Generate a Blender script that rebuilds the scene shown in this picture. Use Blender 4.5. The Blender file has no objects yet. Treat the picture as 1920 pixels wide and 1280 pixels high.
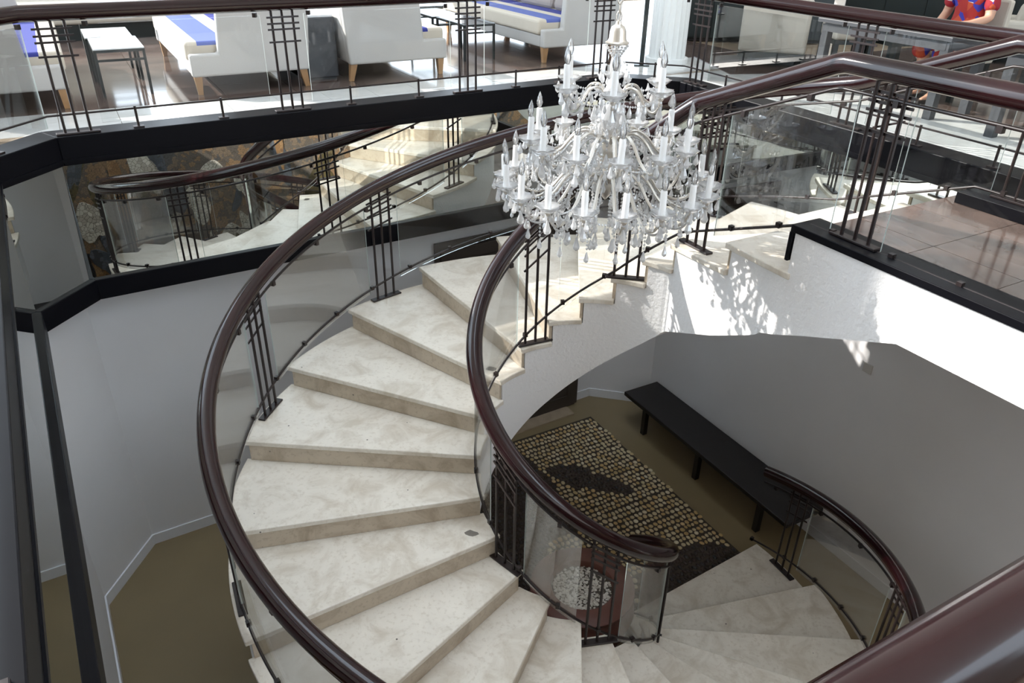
import bpy, bmesh, math, random
from mathutils import Vector, Matrix
random.seed(7)
sc = bpy.context.scene
COL = sc.collection
R = math.radians
H = 0.165                     # rise of one step
ZF = -23 * H                  # lower floor (upper floor is z = 0 while building)
TH = R(36)                    # the stairwell is turned by 36 degrees
CU, SU = math.cos(TH), math.sin(TH)
def P(u, v, z=0.0): return Vector((u * CU - v * SU, u * SU + v * CU, z))

# ---------------------------------------------------------------- camera
cam = bpy.data.cameras.new('camera')
cam.sensor_fit = 'HORIZONTAL'; cam.sensor_width = 36.0
cam.lens = 36.0 * 1443.29 / 1920.0
cam.clip_start = 0.02; cam.clip_end = 200
co = bpy.data.objects.new('camera', cam); COL.objects.link(co)
YAW, PIT, ROL = -0.11244, 0.51553, 0.019135
fwd = Vector((math.sin(YAW) * math.cos(PIT), math.cos(YAW) * math.cos(PIT), -math.sin(PIT)))
rgt = Vector((math.cos(YAW), -math.sin(YAW), 0)); up = rgt.cross(fwd)
r2 = math.cos(ROL) * rgt + math.sin(ROL) * up; u2 = -math.sin(ROL) * rgt + math.cos(ROL) * up
co.matrix_world = Matrix.Translation((0, -4.07637, 1.49609)) @ Matrix((r2, u2, -fwd)).transposed().to_4x4()
sc.camera = co
# ---------------------------------------------------------------- world, sun, exposure
w = bpy.data.worlds.new('sky'); sc.world = w; w.use_nodes = True
bg = w.node_tree.nodes['Background']
bg.inputs[0].default_value = (0.76, 0.88, 1.0, 1); bg.inputs[1].default_value = 2.4
sl = bpy.data.lights.new('sun', 'SUN'); sl.energy = 3.7; sl.angle = R(0.6); sl.color = (1.0, 0.95, 0.88)
so = bpy.data.objects.new('sun', sl); COL.objects.link(so); so.location = P(-3, 6, 12)
sd = P(0.93, -1.0, -0.74)
so.rotation_euler = (-sd).to_track_quat('Z', 'Y').to_euler()
sc.view_settings.view_transform = 'Standard'; sc.view_settings.look = 'None'
sc.view_settings.gamma = 1.0; sc.view_settings.use_curve_mapping = False
sc.view_settings.exposure = 1.1
cy = sc.cycles
cy.use_denoising = True; cy.max_bounces = 10; cy.diffuse_bounces = 5; cy.glossy_bounces = 6
cy.transmission_bounces = 6; cy.transparent_max_bounces = 24; cy.caustics_reflective = True; cy.caustics_refractive = False
cy.sample_clamp_indirect = 5.0

# ---------------------------------------------------------------- materials
MATS = {}
def nodes(name):
    m = bpy.data.materials.new(name); m.use_nodes = True; MATS[name] = m
    nt = m.node_tree; return m, nt, nt.nodes['Principled BSDF']
def pbsdf(name, col, rough=0.5, metal=0.0, coat=0.0, spec=0.5, bump=None, var=None, obj=True):
    """plain material; var=(scale, amount) colour variation, bump=(scale, strength)"""
    m, nt, b = nodes(name)
    b.inputs['Base Color'].default_value = (*col, 1); b.inputs['Roughness'].default_value = rough
    b.inputs['Metallic'].default_value = metal; b.inputs['Coat Weight'].default_value = coat
    b.inputs['Coat Roughness'].default_value = 0.08; b.inputs['Specular IOR Level'].default_value = spec
    if var or bump: tc = nt.nodes.new('ShaderNodeTexCoord')
    if var:
        n = nt.nodes.new('ShaderNodeTexNoise'); n.inputs['Scale'].default_value = var[0]; n.inputs['Detail'].default_value = 6
        nt.links.new(tc.outputs['Object'], n.inputs['Vector'])
        mr = nt.nodes.new('ShaderNodeMapRange'); mr.inputs['From Min'].default_value = .3; mr.inputs['From Max'].default_value = .7
        mr.inputs['To Min'].default_value = 1 - var[1]; mr.inputs['To Max'].default_value = 1 + var[1] * .5
        nt.links.new(n.outputs['Fac'], mr.inputs['Value'])
        mx = nt.nodes.new('ShaderNodeVectorMath'); mx.operation = 'SCALE'; mx.inputs[0].default_value = col
        nt.links.new(mr.outputs[0], mx.inputs['Scale']); nt.links.new(mx.outputs[0], b.inputs['Base Color'])
    if bump:
        n2 = nt.nodes.new('ShaderNodeTexNoise'); n2.inputs['Scale'].default_value = bump[0]; n2.inputs['Detail'].default_value = 4
        nt.links.new(tc.outputs['Object'], n2.inputs['Vector'])
        bp = nt.nodes.new('ShaderNodeBump'); bp.inputs['Strength'].default_value = bump[1]; bp.inputs['Distance'].default_value = .01
        nt.links.new(n2.outputs['Fac'], bp.inputs['Height']); nt.links.new(bp.outputs[0], b.inputs['Normal'])
    return m
def ramp(nt, stops, interp='LINEAR'):
    r = nt.nodes.new('ShaderNodeValToRGB'); e = r.color_ramp; e.interpolation = interp
    while len(e.elements) < len(stops): e.elements.new(0.5)
    for el, (p, c) in zip(e.elements, stops): el.position = p; el.color = (*c, 1)
    return r
def marble(name, base, stain, dark, rough=0.32):
    m, nt, b = nodes(name); tc = nt.nodes.new('ShaderNodeTexCoord'); oi = nt.nodes.new('ShaderNodeObjectInfo')
    ad = nt.nodes.new('ShaderNodeVectorMath'); ad.operation = 'ADD'
    ml = nt.nodes.new('ShaderNodeMath'); ml.operation = 'MULTIPLY'; ml.inputs[1].default_value = 40
    nt.links.new(oi.outputs['Random'], ml.inputs[0]); nt.links.new(tc.outputs['Object'], ad.inputs[0]); nt.links.new(ml.outputs[0], ad.inputs[1])
    n = nt.nodes.new('ShaderNodeTexNoise'); n.inputs['Scale'].default_value = 4.2; n.inputs['Detail'].default_value = 12; n.inputs['Roughness'].default_value = .62; n.inputs['Distortion'].default_value = .8
    nt.links.new(ad.outputs[0], n.inputs['Vector'])
    rp = ramp(nt, [(.34, stain), (.52, base), (.72, tuple(min(1, c * 1.06) for c in base))]); nt.links.new(n.outputs['Fac'], rp.inputs[0])
    # thin veins and small pits
    vn = nt.nodes.new('ShaderNodeTexNoise'); vn.inputs['Scale'].default_value = 38; vn.inputs['Detail'].default_value = 9
    nt.links.new(ad.outputs[0], vn.inputs['Vector'])
    r2_ = ramp(nt, [(.34, (1, 1, 1)), (.46, (0, 0, 0))]); nt.links.new(vn.outputs['Fac'], r2_.inputs[0])
    mx = nt.nodes.new('ShaderNodeMix'); mx.data_type = 'RGBA'; mx.inputs[7].default_value = (*stain, 1)
    mf = nt.nodes.new('ShaderNodeMath'); mf.operation = 'MULTIPLY'; mf.inputs[1].default_value = .5
    nt.links.new(r2_.outputs[0], mf.inputs[0]); nt.links.new(mf.outputs[0], mx.inputs[0]); nt.links.new(rp.outputs[0], mx.inputs[6])
    vo = nt.nodes.new('ShaderNodeTexVoronoi'); vo.inputs['Scale'].default_value = 9; nt.links.new(ad.outputs[0], vo.inputs['Vector'])
    r3 = ramp(nt, [(.0, (1, 1, 1)), (.045, (1, 1, 1)), (.06, (0, 0, 0))]); nt.links.new(vo.outputs['Distance'], r3.inputs[0])
    gate = nt.nodes.new('ShaderNodeMath'); gate.operation = 'GREATER_THAN'; gate.inputs[1].default_value = .72
    sp = nt.nodes.new('ShaderNodeSeparateColor'); nt.links.new(vo.outputs['Color'], sp.inputs[0]); nt.links.new(sp.outputs[0], gate.inputs[0])
    pm = nt.nodes.new('ShaderNodeMath'); pm.operation = 'MULTIPLY'; nt.links.new(gate.outputs[0], pm.inputs[0]); nt.links.new(r3.outputs[0], pm.inputs[1])
    m2 = nt.nodes.new('ShaderNodeMix'); m2.data_type = 'RGBA'; m2.inputs[7].default_value = (*dark, 1)
    nt.links.new(pm.outputs[0], m2.inputs[0]); nt.links.new(mx.outputs[2], m2.inputs[6]); nt.links.new(m2.outputs[2], b.inputs['Base Color'])
    b.inputs['Roughness'].default_value = rough
    return m
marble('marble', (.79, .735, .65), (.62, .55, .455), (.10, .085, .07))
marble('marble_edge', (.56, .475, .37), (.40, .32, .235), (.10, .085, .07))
pbsdf('plaster', (.86, .855, .86), .85, bump=(45, .55))
pbsdf('wall_paint', (.80, .795, .81), .6, var=(1.2, .04))
pbsdf('baseboard_paint', (.80, .81, .84), .4)
pbsdf('beige_floor', (.245, .185, .10), .38, var=(1.5, .10), bump=(3, .05))
pbsdf('black_lacquer', (.004, .004, .006), .38, spec=.12, bump=(6, .03))
pbsdf('black_wood', (.010, .008, .008), .42, bump=(20, .1))
pbsdf('rail_wood', (.017, .0045, .0055), .13, coat=.0, var=(6, .25))
pbsdf('iron', (.016, .009, .009), .38)
pbsdf('brown_door', (.055, .042, .034), .55)
pbsdf('white_stone', (.70, .70, .68), .12, var=(5, .08))
pbsdf('beige_stone', (.40, .31, .22), .2, var=(8, .15))
m = pbsdf('brown_stone', (.13, .092, .078), .10, var=(4, .35))
pbsdf('grout', (.12, .10, .09), .7)
pbsdf('upholstery', (.50, .49, .475), .85, bump=(160, .15))
pbsdf('upholstery_beige', (.50, .46, .39), .8, bump=(160, .15))
pbsdf('cushion_grey', (.36, .32, .30), .9, bump=(60, .2))
pbsdf('oak', (.46, .27, .13), .4, var=(9, .2))
pbsdf('dark_oak', (.12, .06, .03), .4)
pbsdf('black_frame', (.012, .018, .018), .35)
pbsdf('slate_frame', (.045, .048, .055), .45)
pbsdf('white_top', (.80, .82, .84), .06)
pbsdf('white_cloth', (.88, .88, .88), .8)
pbsdf('column_white', (.82, .83, .82), .5)
pbsdf('silver', (.74, .70, .64), .32, metal=.85)
pbsdf('candle_white', (.88, .88, .88), .45)
pbsdf('terracotta', (.15, .055, .038), .45, var=(5, .2))
pbsdf('ceiling_paint', (.80, .77, .73), .8)
pbsdf('hall_paint', (.66, .61, .55), .8)
pbsdf('hall_brown', (.075, .05, .038), .5)
pbsdf('concrete', (.35, .33, .30), .9, bump=(30, .3))
pbsdf('skin', (.55, .31, .21), .5)
pbsdf('hair', (.02, .012, .008), .5)
pbsdf('plastic_white', (.62, .60, .57), .4)
pbsdf('golden_wood', (.30, .19, .07), .4, var=(4, .3))
pbsdf('leather_black', (.015, .012, .012), .4)
pbsdf('patch_grey', (.20, .18, .155), .9, bump=(60, .6))
def thin_glass(name, tint=(.93, .96, .95), refl=1.0):
    m = bpy.data.materials.new(name); m.use_nodes = True; MATS[name] = m; nt = m.node_tree; nt.nodes.clear()
    o = nt.nodes.new('ShaderNodeOutputMaterial'); t = nt.nodes.new('ShaderNodeBsdfTransparent'); g = nt.nodes.new('ShaderNodeBsdfGlossy')
    t.inputs[0].default_value = (*tint, 1); g.inputs['Roughness'].default_value = 0.0
    f = nt.nodes.new('ShaderNodeFresnel'); f.inputs[0].default_value = 1.45
    mx = nt.nodes.new('ShaderNodeMixShader'); ml = nt.nodes.new('ShaderNodeMath'); ml.operation = 'MULTIPLY'; ml.inputs[1].default_value = refl
    nt.links.new(f.outputs[0], ml.inputs[0]); nt.links.new(ml.outputs[0], mx.inputs[0])
    nt.links.new(t.outputs[0], mx.inputs[1]); nt.links.new(g.outputs[0], mx.inputs[2]); nt.links.new(mx.outputs[0], o.inputs[0])
    return m
thin_glass('glass', (.99, .995, .992), .5)
pbsdf('glass_edge', (.55, .62, .60), .2)
def crystal(name, frost):
    m = bpy.data.materials.new(name); m.use_nodes = True; MATS[name] = m; nt = m.node_tree; nt.nodes.clear()
    o = nt.nodes.new('ShaderNodeOutputMaterial'); t = nt.nodes.new('ShaderNodeBsdfTransparent'); g = nt.nodes.new('ShaderNodeBsdfGlossy'); d = nt.nodes.new('ShaderNodeBsdfTranslucent')
    t.inputs[0].default_value = (.95, .96, .98, 1); g.inputs[0].default_value = (1, 1, 1, 1); g.inputs['Roughness'].default_value = .04
    d.inputs[0].default_value = (1, 1, 1, 1)
    f = nt.nodes.new('ShaderNodeFresnel'); f.inputs[0].default_value = 1.7
    m1 = nt.nodes.new('ShaderNodeMixShader'); m1.inputs[0].default_value = frost
    df = nt.nodes.new('ShaderNodeBsdfDiffuse'); df.inputs[0].default_value = (.95, .95, .96, 1); md_ = nt.nodes.new('ShaderNodeMixShader'); md_.inputs[0].default_value = .5
    nt.links.new(d.outputs[0], md_.inputs[1]); nt.links.new(df.outputs[0], md_.inputs[2])
    nt.links.new(t.outputs[0], m1.inputs[1]); nt.links.new(md_.outputs[0], m1.inputs[2])
    m2 = nt.nodes.new('ShaderNodeMixShader'); ml = nt.nodes.new('ShaderNodeMath'); ml.operation = 'MULTIPLY_ADD'; ml.inputs[1].default_value = 1.2; ml.inputs[2].default_value = .04
    nt.links.new(f.outputs[0], ml.inputs[0]); nt.links.new(ml.outputs[0], m2.inputs[0])
    nt.links.new(m1.outputs[0], m2.inputs[1]); nt.links.new(g.outputs[0], m2.inputs[2]); nt.links.new(m2.outputs[0], o.inputs[0])
crystal('crystal', .80)
crystal('crystal_pan', .55)
crystal('bulb_glass', .18)
def mirror_mat():
    m, nt, b = nodes('mirror'); b.inputs['Base Color'].default_value = (.80, .83, .81, 1); b.inputs['Metallic'].default_value = 1; b.inputs['Roughness'].default_value = 0.0
mirror_mat()
def stripes():
    m, nt, b = nodes('striped_fabric'); tc = nt.nodes.new('ShaderNodeTexCoord'); sx = nt.nodes.new('ShaderNodeSeparateXYZ')
    nt.links.new(tc.outputs['Generated'], sx.inputs[0])
    cr, bl, pl = (.62, .56, .47), (.035, .045, .26), (.10, .14, .42)
    rp = ramp(nt, [(0, cr), (.12, pl), (.40, cr), (.56, bl), (.80, cr)], 'CONSTANT')
    nt.links.new(sx.outputs[0], rp.inputs[0])
    # only the top of the cushion is striped
    gt = nt.nodes.new('ShaderNodeMath'); gt.operation = 'GREATER_THAN'; gt.inputs[1].default_value = .78
    nt.links.new(sx.outputs[2], gt.inputs[0])
    mx = nt.nodes.new('ShaderNodeMix'); mx.data_type = 'RGBA'; mx.inputs[6].default_value = (*cr, 1)
    nt.links.new(gt.outputs[0], mx.inputs[0]); nt.links.new(rp.outputs[0], mx.inputs[7]); nt.links.new(mx.outputs[2], b.inputs['Base Color'])
    b.inputs['Roughness'].default_value = .85
stripes()
def pebble_mat(name, stops, rnd=True):
    m, nt, b = nodes(name)
    tc = nt.nodes.new('ShaderNodeTexCoord'); oi = nt.nodes.new('ShaderNodeObjectInfo'); at = nt.nodes.new('ShaderNodeAttribute'); at.attribute_name = 'tone'
    ad = nt.nodes.new('ShaderNodeMath'); ad.operation = 'FRACT'
    s = nt.nodes.new('ShaderNodeMath'); s.operation = 'ADD'; s.inputs[0].default_value = 0
    if rnd: nt.links.new(oi.outputs['Random'], s.inputs[0])
    nt.links.new(at.outputs['Fac'], s.inputs[1]); nt.links.new(s.outputs[0], ad.inputs[0])
    rp = ramp(nt, stops); nt.links.new(ad.outputs[0], rp.inputs[0]); nt.links.new(rp.outputs[0], b.inputs['Base Color']); b.inputs['Roughness'].default_value = .4
pebble_mat('pebble_light', [(0, (.55, .45, .26)), (.35, (.66, .56, .36)), (.6, (.48, .34, .14)), (.8, (.58, .39, .17)), (1, (.72, .65, .48))])
pebble_mat('pebble_dark', [(0, (.035, .022, .02)), (.5, (.055, .032, .026)), (1, (.03, .03, .035))])
pebble_mat('gravel', [(0, (.80, .76, .69)), (.5, (.55, .50, .43)), (.85, (.86, .82, .76)), (.93, (.10, .08, .06))], False)
pbsdf('mortar', (.055, .04, .028), .8, bump=(60, .3))
def mosaic(name, stops, scale=26, big=1.1):
    m, nt, b = nodes(name); tc = nt.nodes.new('ShaderNodeTexCoord')
    vo = nt.nodes.new('ShaderNodeTexVoronoi'); vo.inputs['Scale'].default_value = scale; nt.links.new(tc.outputs['Object'], vo.inputs['Vector'])
    de = nt.nodes.new('ShaderNodeTexVoronoi'); de.feature = 'DISTANCE_TO_EDGE'; de.inputs['Scale'].default_value = scale; nt.links.new(tc.outputs['Object'], de.inputs['Vector'])
    n = nt.nodes.new('ShaderNodeTexNoise'); n.inputs['Scale'].default_value = big; n.inputs['Detail'].default_value = 3; n.inputs['Distortion'].default_value = 1.5
    nt.links.new(vo.outputs['Position'], n.inputs['Vector'])
    rp = ramp(nt, stops, 'CONSTANT'); nt.links.new(n.outputs['Fac'], rp.inputs[0])
    e = ramp(nt, [(.0, (0, 0, 0)), (.06, (1, 1, 1))]); nt.links.new(de.outputs['Distance'], e.inputs[0])
    mx = nt.nodes.new('ShaderNodeMix'); mx.data_type = 'RGBA'; mx.inputs[6].default_value = (.05, .04, .03, 1)
    nt.links.new(e.outputs[0], mx.inputs[0]); nt.links.new(rp.outputs[0], mx.inputs[7]); nt.links.new(mx.outputs[2], b.inputs['Base Color']); b.inputs['Roughness'].default_value = .45
mosaic('mosaic_ground', [(0, (.16, .12, .085)), (.40, (.24, .15, .085)), (.47, (.12, .10, .085)), (.54, (.19, .14, .10)), (.62, (.09, .085, .085))], 30, 1.4)
mosaic('mosaic_cream', [(0, (.52, .48, .41)), (.5, (.40, .36, .30)), (.6, (.60, .55, .48))], 20, 3)
mosaic('mosaic_rust', [(0, (.24, .13, .06)), (.5, (.30, .18, .09)), (.6, (.17, .09, .05))], 30, 3)
mosaic('mosaic_slate', [(0, (.06, .07, .085)), (.5, (.09, .10, .12)), (.6, (.04, .045, .055))], 24, 3)
mosaic('mosaic_olive', [(0, (.10, .08, .035)), (.5, (.065, .052, .025)), (.6, (.13, .10, .05))], 26, 3)
def dress_mat():
    m, nt, b = nodes('patterned_cloth'); tc = nt.nodes.new('ShaderNodeTexCoord')
    vo = nt.nodes.new('ShaderNodeTexVoronoi'); vo.inputs['Scale'].default_value = 13.0; nt.links.new(tc.outputs['Object'], vo.inputs['Vector'])
    sp = nt.nodes.new('ShaderNodeSeparateColor'); nt.links.new(vo.outputs['Color'], sp.inputs[0])
    rp = ramp(nt, [(0, (.32, .02, .015)), (.35, (.03, .03, .30)), (.52, (.42, .06, .02)), (.72, (.62, .60, .58)), (.84, (.30, .01, .02))], 'CONSTANT')
    nt.links.new(sp.outputs[0], rp.inputs[0]); nt.links.new(rp.outputs[0], b.inputs['Base Color']); b.inputs['Roughness'].default_value = .8
dress_mat()

# ---------------------------------------------------------------- mesh builder
class MB:
    def __init__(s): s.v = []; s.f = []
    def add(s, vs, fs):
        o = len(s.v); s.v += [Vector(x) for x in vs]; s.f += [tuple(i + o for i in f) for f in fs]; return s
    def box(s, c, size, M=None, taper=1.0):
        x, y, z = (a / 2 for a in size); vs = []
        for dz in (-1, 1):
            t = taper if dz < 0 else 1
            for dx, dy in ((-1, -1), (1, -1), (1, 1), (-1, 1)): vs.append(Vector((dx * x * t, dy * y * t, dz * z)))
        if M is not None: vs = [M @ q for q in vs]
        vs = [q + Vector(c) for q in vs]
        return s.add(vs, [(3, 2, 1, 0), (4, 5, 6, 7), (0, 1, 5, 4), (1, 2, 6, 5), (2, 3, 7, 6), (3, 0, 4, 7)])
    def hexa(s, p): return s.add(p, [(3, 2, 1, 0), (4, 5, 6, 7), (0, 1, 5, 4), (1, 2, 6, 5), (2, 3, 7, 6), (3, 0, 4, 7)])
    def prism(s, poly, z0, z1):
        n = len(poly)
        vs = [Vector((p[0], p[1], z0)) for p in poly] + [Vector((p[0], p[1], z1)) for p in poly]
        return s.add(vs, [tuple(range(n - 1, -1, -1)), tuple(range(n, 2 * n))] + [(i, (i + 1) % n, n + (i + 1) % n, n + i) for i in range(n)])
    def tube(s, path, r, seg=10, closed=False, caps=True, flat=1.0):
        path = [Vector(p) for p in path]; n = len(path); vs = []; rr = r if hasattr(r, '__len__') else [r] * n
        for i in range(n):
            a = path[(i - 1) % n] if (closed or i > 0) else path[i]; b = path[(i + 1) % n] if (closed or i < n - 1) else path[i]
            t = (b - a).normalized()
            ref = Vector((0, 0, 1)) if abs(t.z) < .95 else Vector((1, 0, 0))
            x = t.cross(ref).normalized(); y = x.cross(t).normalized()
            for k in range(seg):
                an = 2 * math.pi * k / seg
                vs.append(path[i] + rr[i] * (math.cos(an) * x + flat * math.sin(an) * y))
        fs = []
        for i in range(n if closed else n - 1):
            j = (i + 1) % n
            for k in range(seg): fs.append((i * seg + k, j * seg + k, j * seg + (k + 1) % seg, i * seg + (k + 1) % seg))
        if caps and not closed: fs += [tuple(range(seg)), tuple(range((n - 1) * seg + seg - 1, (n - 1) * seg - 1, -1))]
        return s.add(vs, fs)
    def lathe(s, prof, seg=16, wob=None, c=(0, 0, 0)):
        vs = []; n = len(prof)
        for i, (r, z) in enumerate(prof):
            for k in range(seg):
                a = 2 * math.pi * k / seg; q = r * (1 + (wob(i, a) if wob else 0)); vs.append(Vector((q * math.cos(a), q * math.sin(a), z)) + Vector(c))
        fs = [(i * seg + k, i * seg + (k + 1) % seg, (i + 1) * seg + (k + 1) % seg, (i + 1) * seg + k) for i in range(n - 1) for k in range(seg)]
        fs += [tuple(range(seg - 1, -1, -1)), tuple(range((n - 1) * seg, n * seg))]
        return s.add(vs, fs)
    def strip(s, rails, close_u=False):
        """rails: list of equally long point lists forming a loft (closed across the rails)"""
        n = len(rails); m = len(rails[0]); vs = [p for r in rails for p in r]; fs = []
        for i in range(n):
            j = (i + 1) % n
            for k in range(m - 1): fs.append((i * m + k, i * m + k + 1, j * m + k + 1, j * m + k))
        fs += [tuple(i * m for i in range(n)), tuple(i * m + m - 1 for i in range(n - 1, -1, -1))]
        return s.add(vs, fs)
    def mesh(s, name, mat, smooth=False):
        me = bpy.data.meshes.new(name); me.from_pydata([tuple(v) for v in s.v], [], s.f); me.validate()
        bm = bmesh.new(); bm.from_mesh(me); bmesh.ops.recalc_face_normals(bm, faces=bm.faces); bm.to_mesh(me); bm.free()
        me.materials.append(MATS[mat])
        if smooth is True: me.shade_smooth()
        elif smooth:
            me.shade_smooth(); me.set_sharp_from_angle(angle=R(smooth))
        return me
    def build(s, name, mat, parent=None, smooth=False, loc=None):
        me = s.mesh(name, mat, smooth); return link(name, me, parent, loc)
def link(name, me, parent=None, loc=None, rot=None):
    o = bpy.data.objects.new(name, me); COL.objects.link(o)
    if parent is not None: o.parent = parent
    if loc is not None: o.location = loc
    if rot is not None: o.rotation_euler = rot
    return o
def empty(name, loc=(0, 0, 0), rz=0.0):
    o = bpy.data.objects.new(name, None); COL.objects.link(o); o.empty_display_size = .1
    o.location = loc; o.rotation_euler = (0, 0, rz); return o
def tag(o, label, cat, group=None, kind=None):
    o['label'] = label
    if cat: o['category'] = cat
    if group: o['group'] = group
    if kind: o['kind'] = kind
    return o
def struct(o, label): o['kind'] = 'structure'; o['label'] = label; return o
def bevel(o, wdt, seg=2):
    m = o.modifiers.new('bevel', 'BEVEL'); m.width = wdt; m.segments = seg; m.limit_method = 'ANGLE'; m.angle_limit = R(40); return o
def copy_tree(o, parent=None):
    c = o.copy(); COL.objects.link(c); c.parent = parent
    for ch in list(o.children): copy_tree(ch, c)
    return c
def uvbox(name, u0, u1, v0, v1, z0, z1, mat, parent=None):
    return MB().prism([P(u0, v0), P(u1, v0), P(u1, v1), P(u0, v1)], z0, z1).build(name, mat, parent)

# ================================================================ THE STAIRWELL SHELL
RING = [(-2.72, -2.57), (-2.28, -3.02), (2.34, -3.02), (2.55, -2.81), (2.59, 2.42), (2.17, 2.83), (-2.54, 2.66), (-2.90, 2.28)]   # upper ring (u, v)
LOWR = [(-2.95, -2.62), (-2.42, -3.10), (2.70, -3.10), (2.95, -2.86), (2.95, 2.72), (2.40, 3.20), (-2.66, 3.00), (-3.11, 2.40)]      # lower walls
UL, UR, VN, VB = -2.85, 2.58, -3.02, 2.75
def offs(poly, off, z=0.0):
    out = []; n = len(poly)
    for i in range(n):
        p0, p1, p2 = (Vector(poly[(i + k - 1) % n]) for k in range(3))
        d0, d1 = (p1 - p0).normalized(), (p2 - p1).normalized()
        n0, n1 = Vector((d0.y, -d0.x)), Vector((d1.y, -d1.x)); b = (n0 + n1); b = b / (1 + n0.dot(n1))
        q = p1 + b * off; out.append(P(q.x, q.y, z))
    return out
def ring(off=0.0, z=0.0): return offs(RING, off, z)
def low(off=0.0, z=0.0): return offs(LOWR, off, z)
SIDES = ['near_left_corner', 'near_right', 'right_corner', 'back_right', 'back_corner', 'back_left', 'left_corner', 'near_left']
SIDE_WORDS = ['camera-side corner', 'near side under the viewer', 'right-hand corner', 'right side behind the bench', 'far corner beside the column', 'long far side behind the stairs', 'narrow left corner', 'left side']
# lower floor
fl = struct(MB().prism([P(-5.2, -5.2), P(5.2, -5.2), P(5.2, 5.2), P(-5.2, 5.2)], ZF - .2, ZF).build('floor', 'beige_floor'), 'beige polished floor of the lower level')
def seg_panel(i, off0, off1, z0, z1, f=ring):
    """solid panel along ring side i between two offsets and two heights"""
    a, b = f(off0), f(off1); j = (i + 1) % 8
    return MB().hexa([Vector((q.x, q.y, z)) for z in (z0, z1) for q in (a[i], a[j], b[j], b[i])])
ZB0, ZB1 = -1.11, -0.95                       # lower black band
ZT0, ZT1 = -0.10, 0.095                       # black fascia round the upper floor
nt_ = 0
for i, (nm, wd) in enumerate(zip(SIDES, SIDE_WORDS)):
    struct(seg_panel(i, .0, .14, ZF, -.21, low).build('wall_' + nm, 'wall_paint'), 'cool white painted lower wall, ' + wd)
    struct(seg_panel(i, -.014, .0, ZF, ZF + .11, low).build('baseboard_' + nm, 'baseboard_paint'), 'white baseboard at the foot of the lower wall, ' + wd)
    nt_ += 1
    bevel(struct(seg_panel(i, .0, .15, ZB0, ZB1).build('trim_%d' % nt_, 'black_lacquer'), 'black lacquered band under the mirror, ' + wd), .006)
    nt_ += 1
    t = seg_panel(i, -.0, .22, ZT0, ZT1)
    if nm == 'near_right':                    # open where the landing meets the hall floor
        t = MB().prism([P(-2.28, VN), P(.69, VN), P(.69, VN - .22), P(-2.19, VN - .22)], ZT0, ZT1)
        t.prism([P(.69, VN), P(2.34, VN), P(2.25, VN - .22), P(.69, VN - .22)], ZT0, -.02)
    t = t.build('trim_%d' % nt_, 'black_lacquer')
    bevel(struct(t, 'black lacquered edge beam of the upper floor, ' + wd), .006)
    mo = seg_panel(i, .03, .05, ZB1, ZT0)
    if nm == 'near_right': struct(mo.build('wall_near_right_upper', 'wall_paint'), 'painted wall above the lower band, ' + wd)
    else: tag(mo.build('mirror_panel', 'mirror'), 'tall mirror panel between the black bands, ' + wd, 'mirror', 'mirror panels round the stairwell')
# fascia groove: a thin proud moulding low on each edge beam
for i in range(8):
    nt_ += 1
    struct(seg_panel(i, -.008, .0, ZT0 + .02, ZT0 + .045).build('trim_%d' % nt_, 'black_lacquer'), 'thin black moulding low on the edge beam, ' + SIDE_WORDS[i])

# ---------------------------------------------------------------- upper floor (lounge) with tiles
ro = ring(.22); mb = MB()
outer = [P(u, v) for u, v in ((-9, -4), (-4, -9), (4, -9), (9, -4), (9, 4), (4, 9.3), (-4, 9.3), (-9, 4))]
for i in range(8):
    j = (i + 1) % 8; mb.prism([ro[i], outer[i], outer[j], ro[j]], -.19, -.012)
for c_, (i, j) in (((-9, -9), (0, 1)), ((9, -9), (2, 3)), ((9, 9.3), (4, 5)), ((-9, 9.3), (6, 7))): mb.prism([outer[i], P(*c_), outer[j]], -.19, -.012)
uf = struct(mb.build('floor_upper', 'beige_stone'), 'upper lounge floor of brown and white stone')
tile_cache = {}
def tile(u0, u1, v0, v1, mat, parent, z0=-.012, z1=0.0, g=.004):
    key = (round(u1 - u0, 3), round(v1 - v0, 3), mat)
    if key not in tile_cache:
        x, y = (u1 - u0) / 2 - g / 2, (v1 - v0) / 2 - g / 2
        tile_cache[key] = MB().box((0, 0, (z0 + z1) / 2), (2 * x, 2 * y, z1 - z0)).mesh('tile', mat)
    return link('tile', tile_cache[key], parent, P((u0 + u1) / 2, (v0 + v1) / 2), (0, 0, TH))
b0 = 3.10
# beige strip, two rows of white border tiles, brown field: behind the back-left edge
for k in range(9): tile(-4.05 + k * .9, -3.15 + k * .9, b0, b0 + .09, 'beige_stone', uf)
for k in range(20):
    for r_ in range(2): tile(-4.2 + k * .42, -3.78 + k * .42, b0 + .09 + r_ * .34, b0 + .43 + r_ * .34, 'white_stone', uf)
vf = b0 + .77
for a in range(15):
    for b in range(9): tile(-4.2 + a * .6, -3.6 + a * .6, vf + b * .585, vf + .585 + b * .585, 'brown_stone', uf)
c0 = 2.84
for k in range(7): tile(c0, c0 + .09, -3.2 + k * .9, -2.3 + k * .9, 'beige_stone', uf)
for k in range(15):
    for r_ in range(3): tile(c0 + .09 + r_ * .42, c0 + .51 + r_ * .42, -3.04 + k * .42, -2.62 + k * .42, 'white_stone', uf)
uf2 = c0 + 1.35
for a in range(7):
    for b in range(10): tile(uf2 + a * .585, uf2 + .585 + a * .585, -2.7 + b * .6, -2.1 + b * .6, 'brown_stone', uf)

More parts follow.
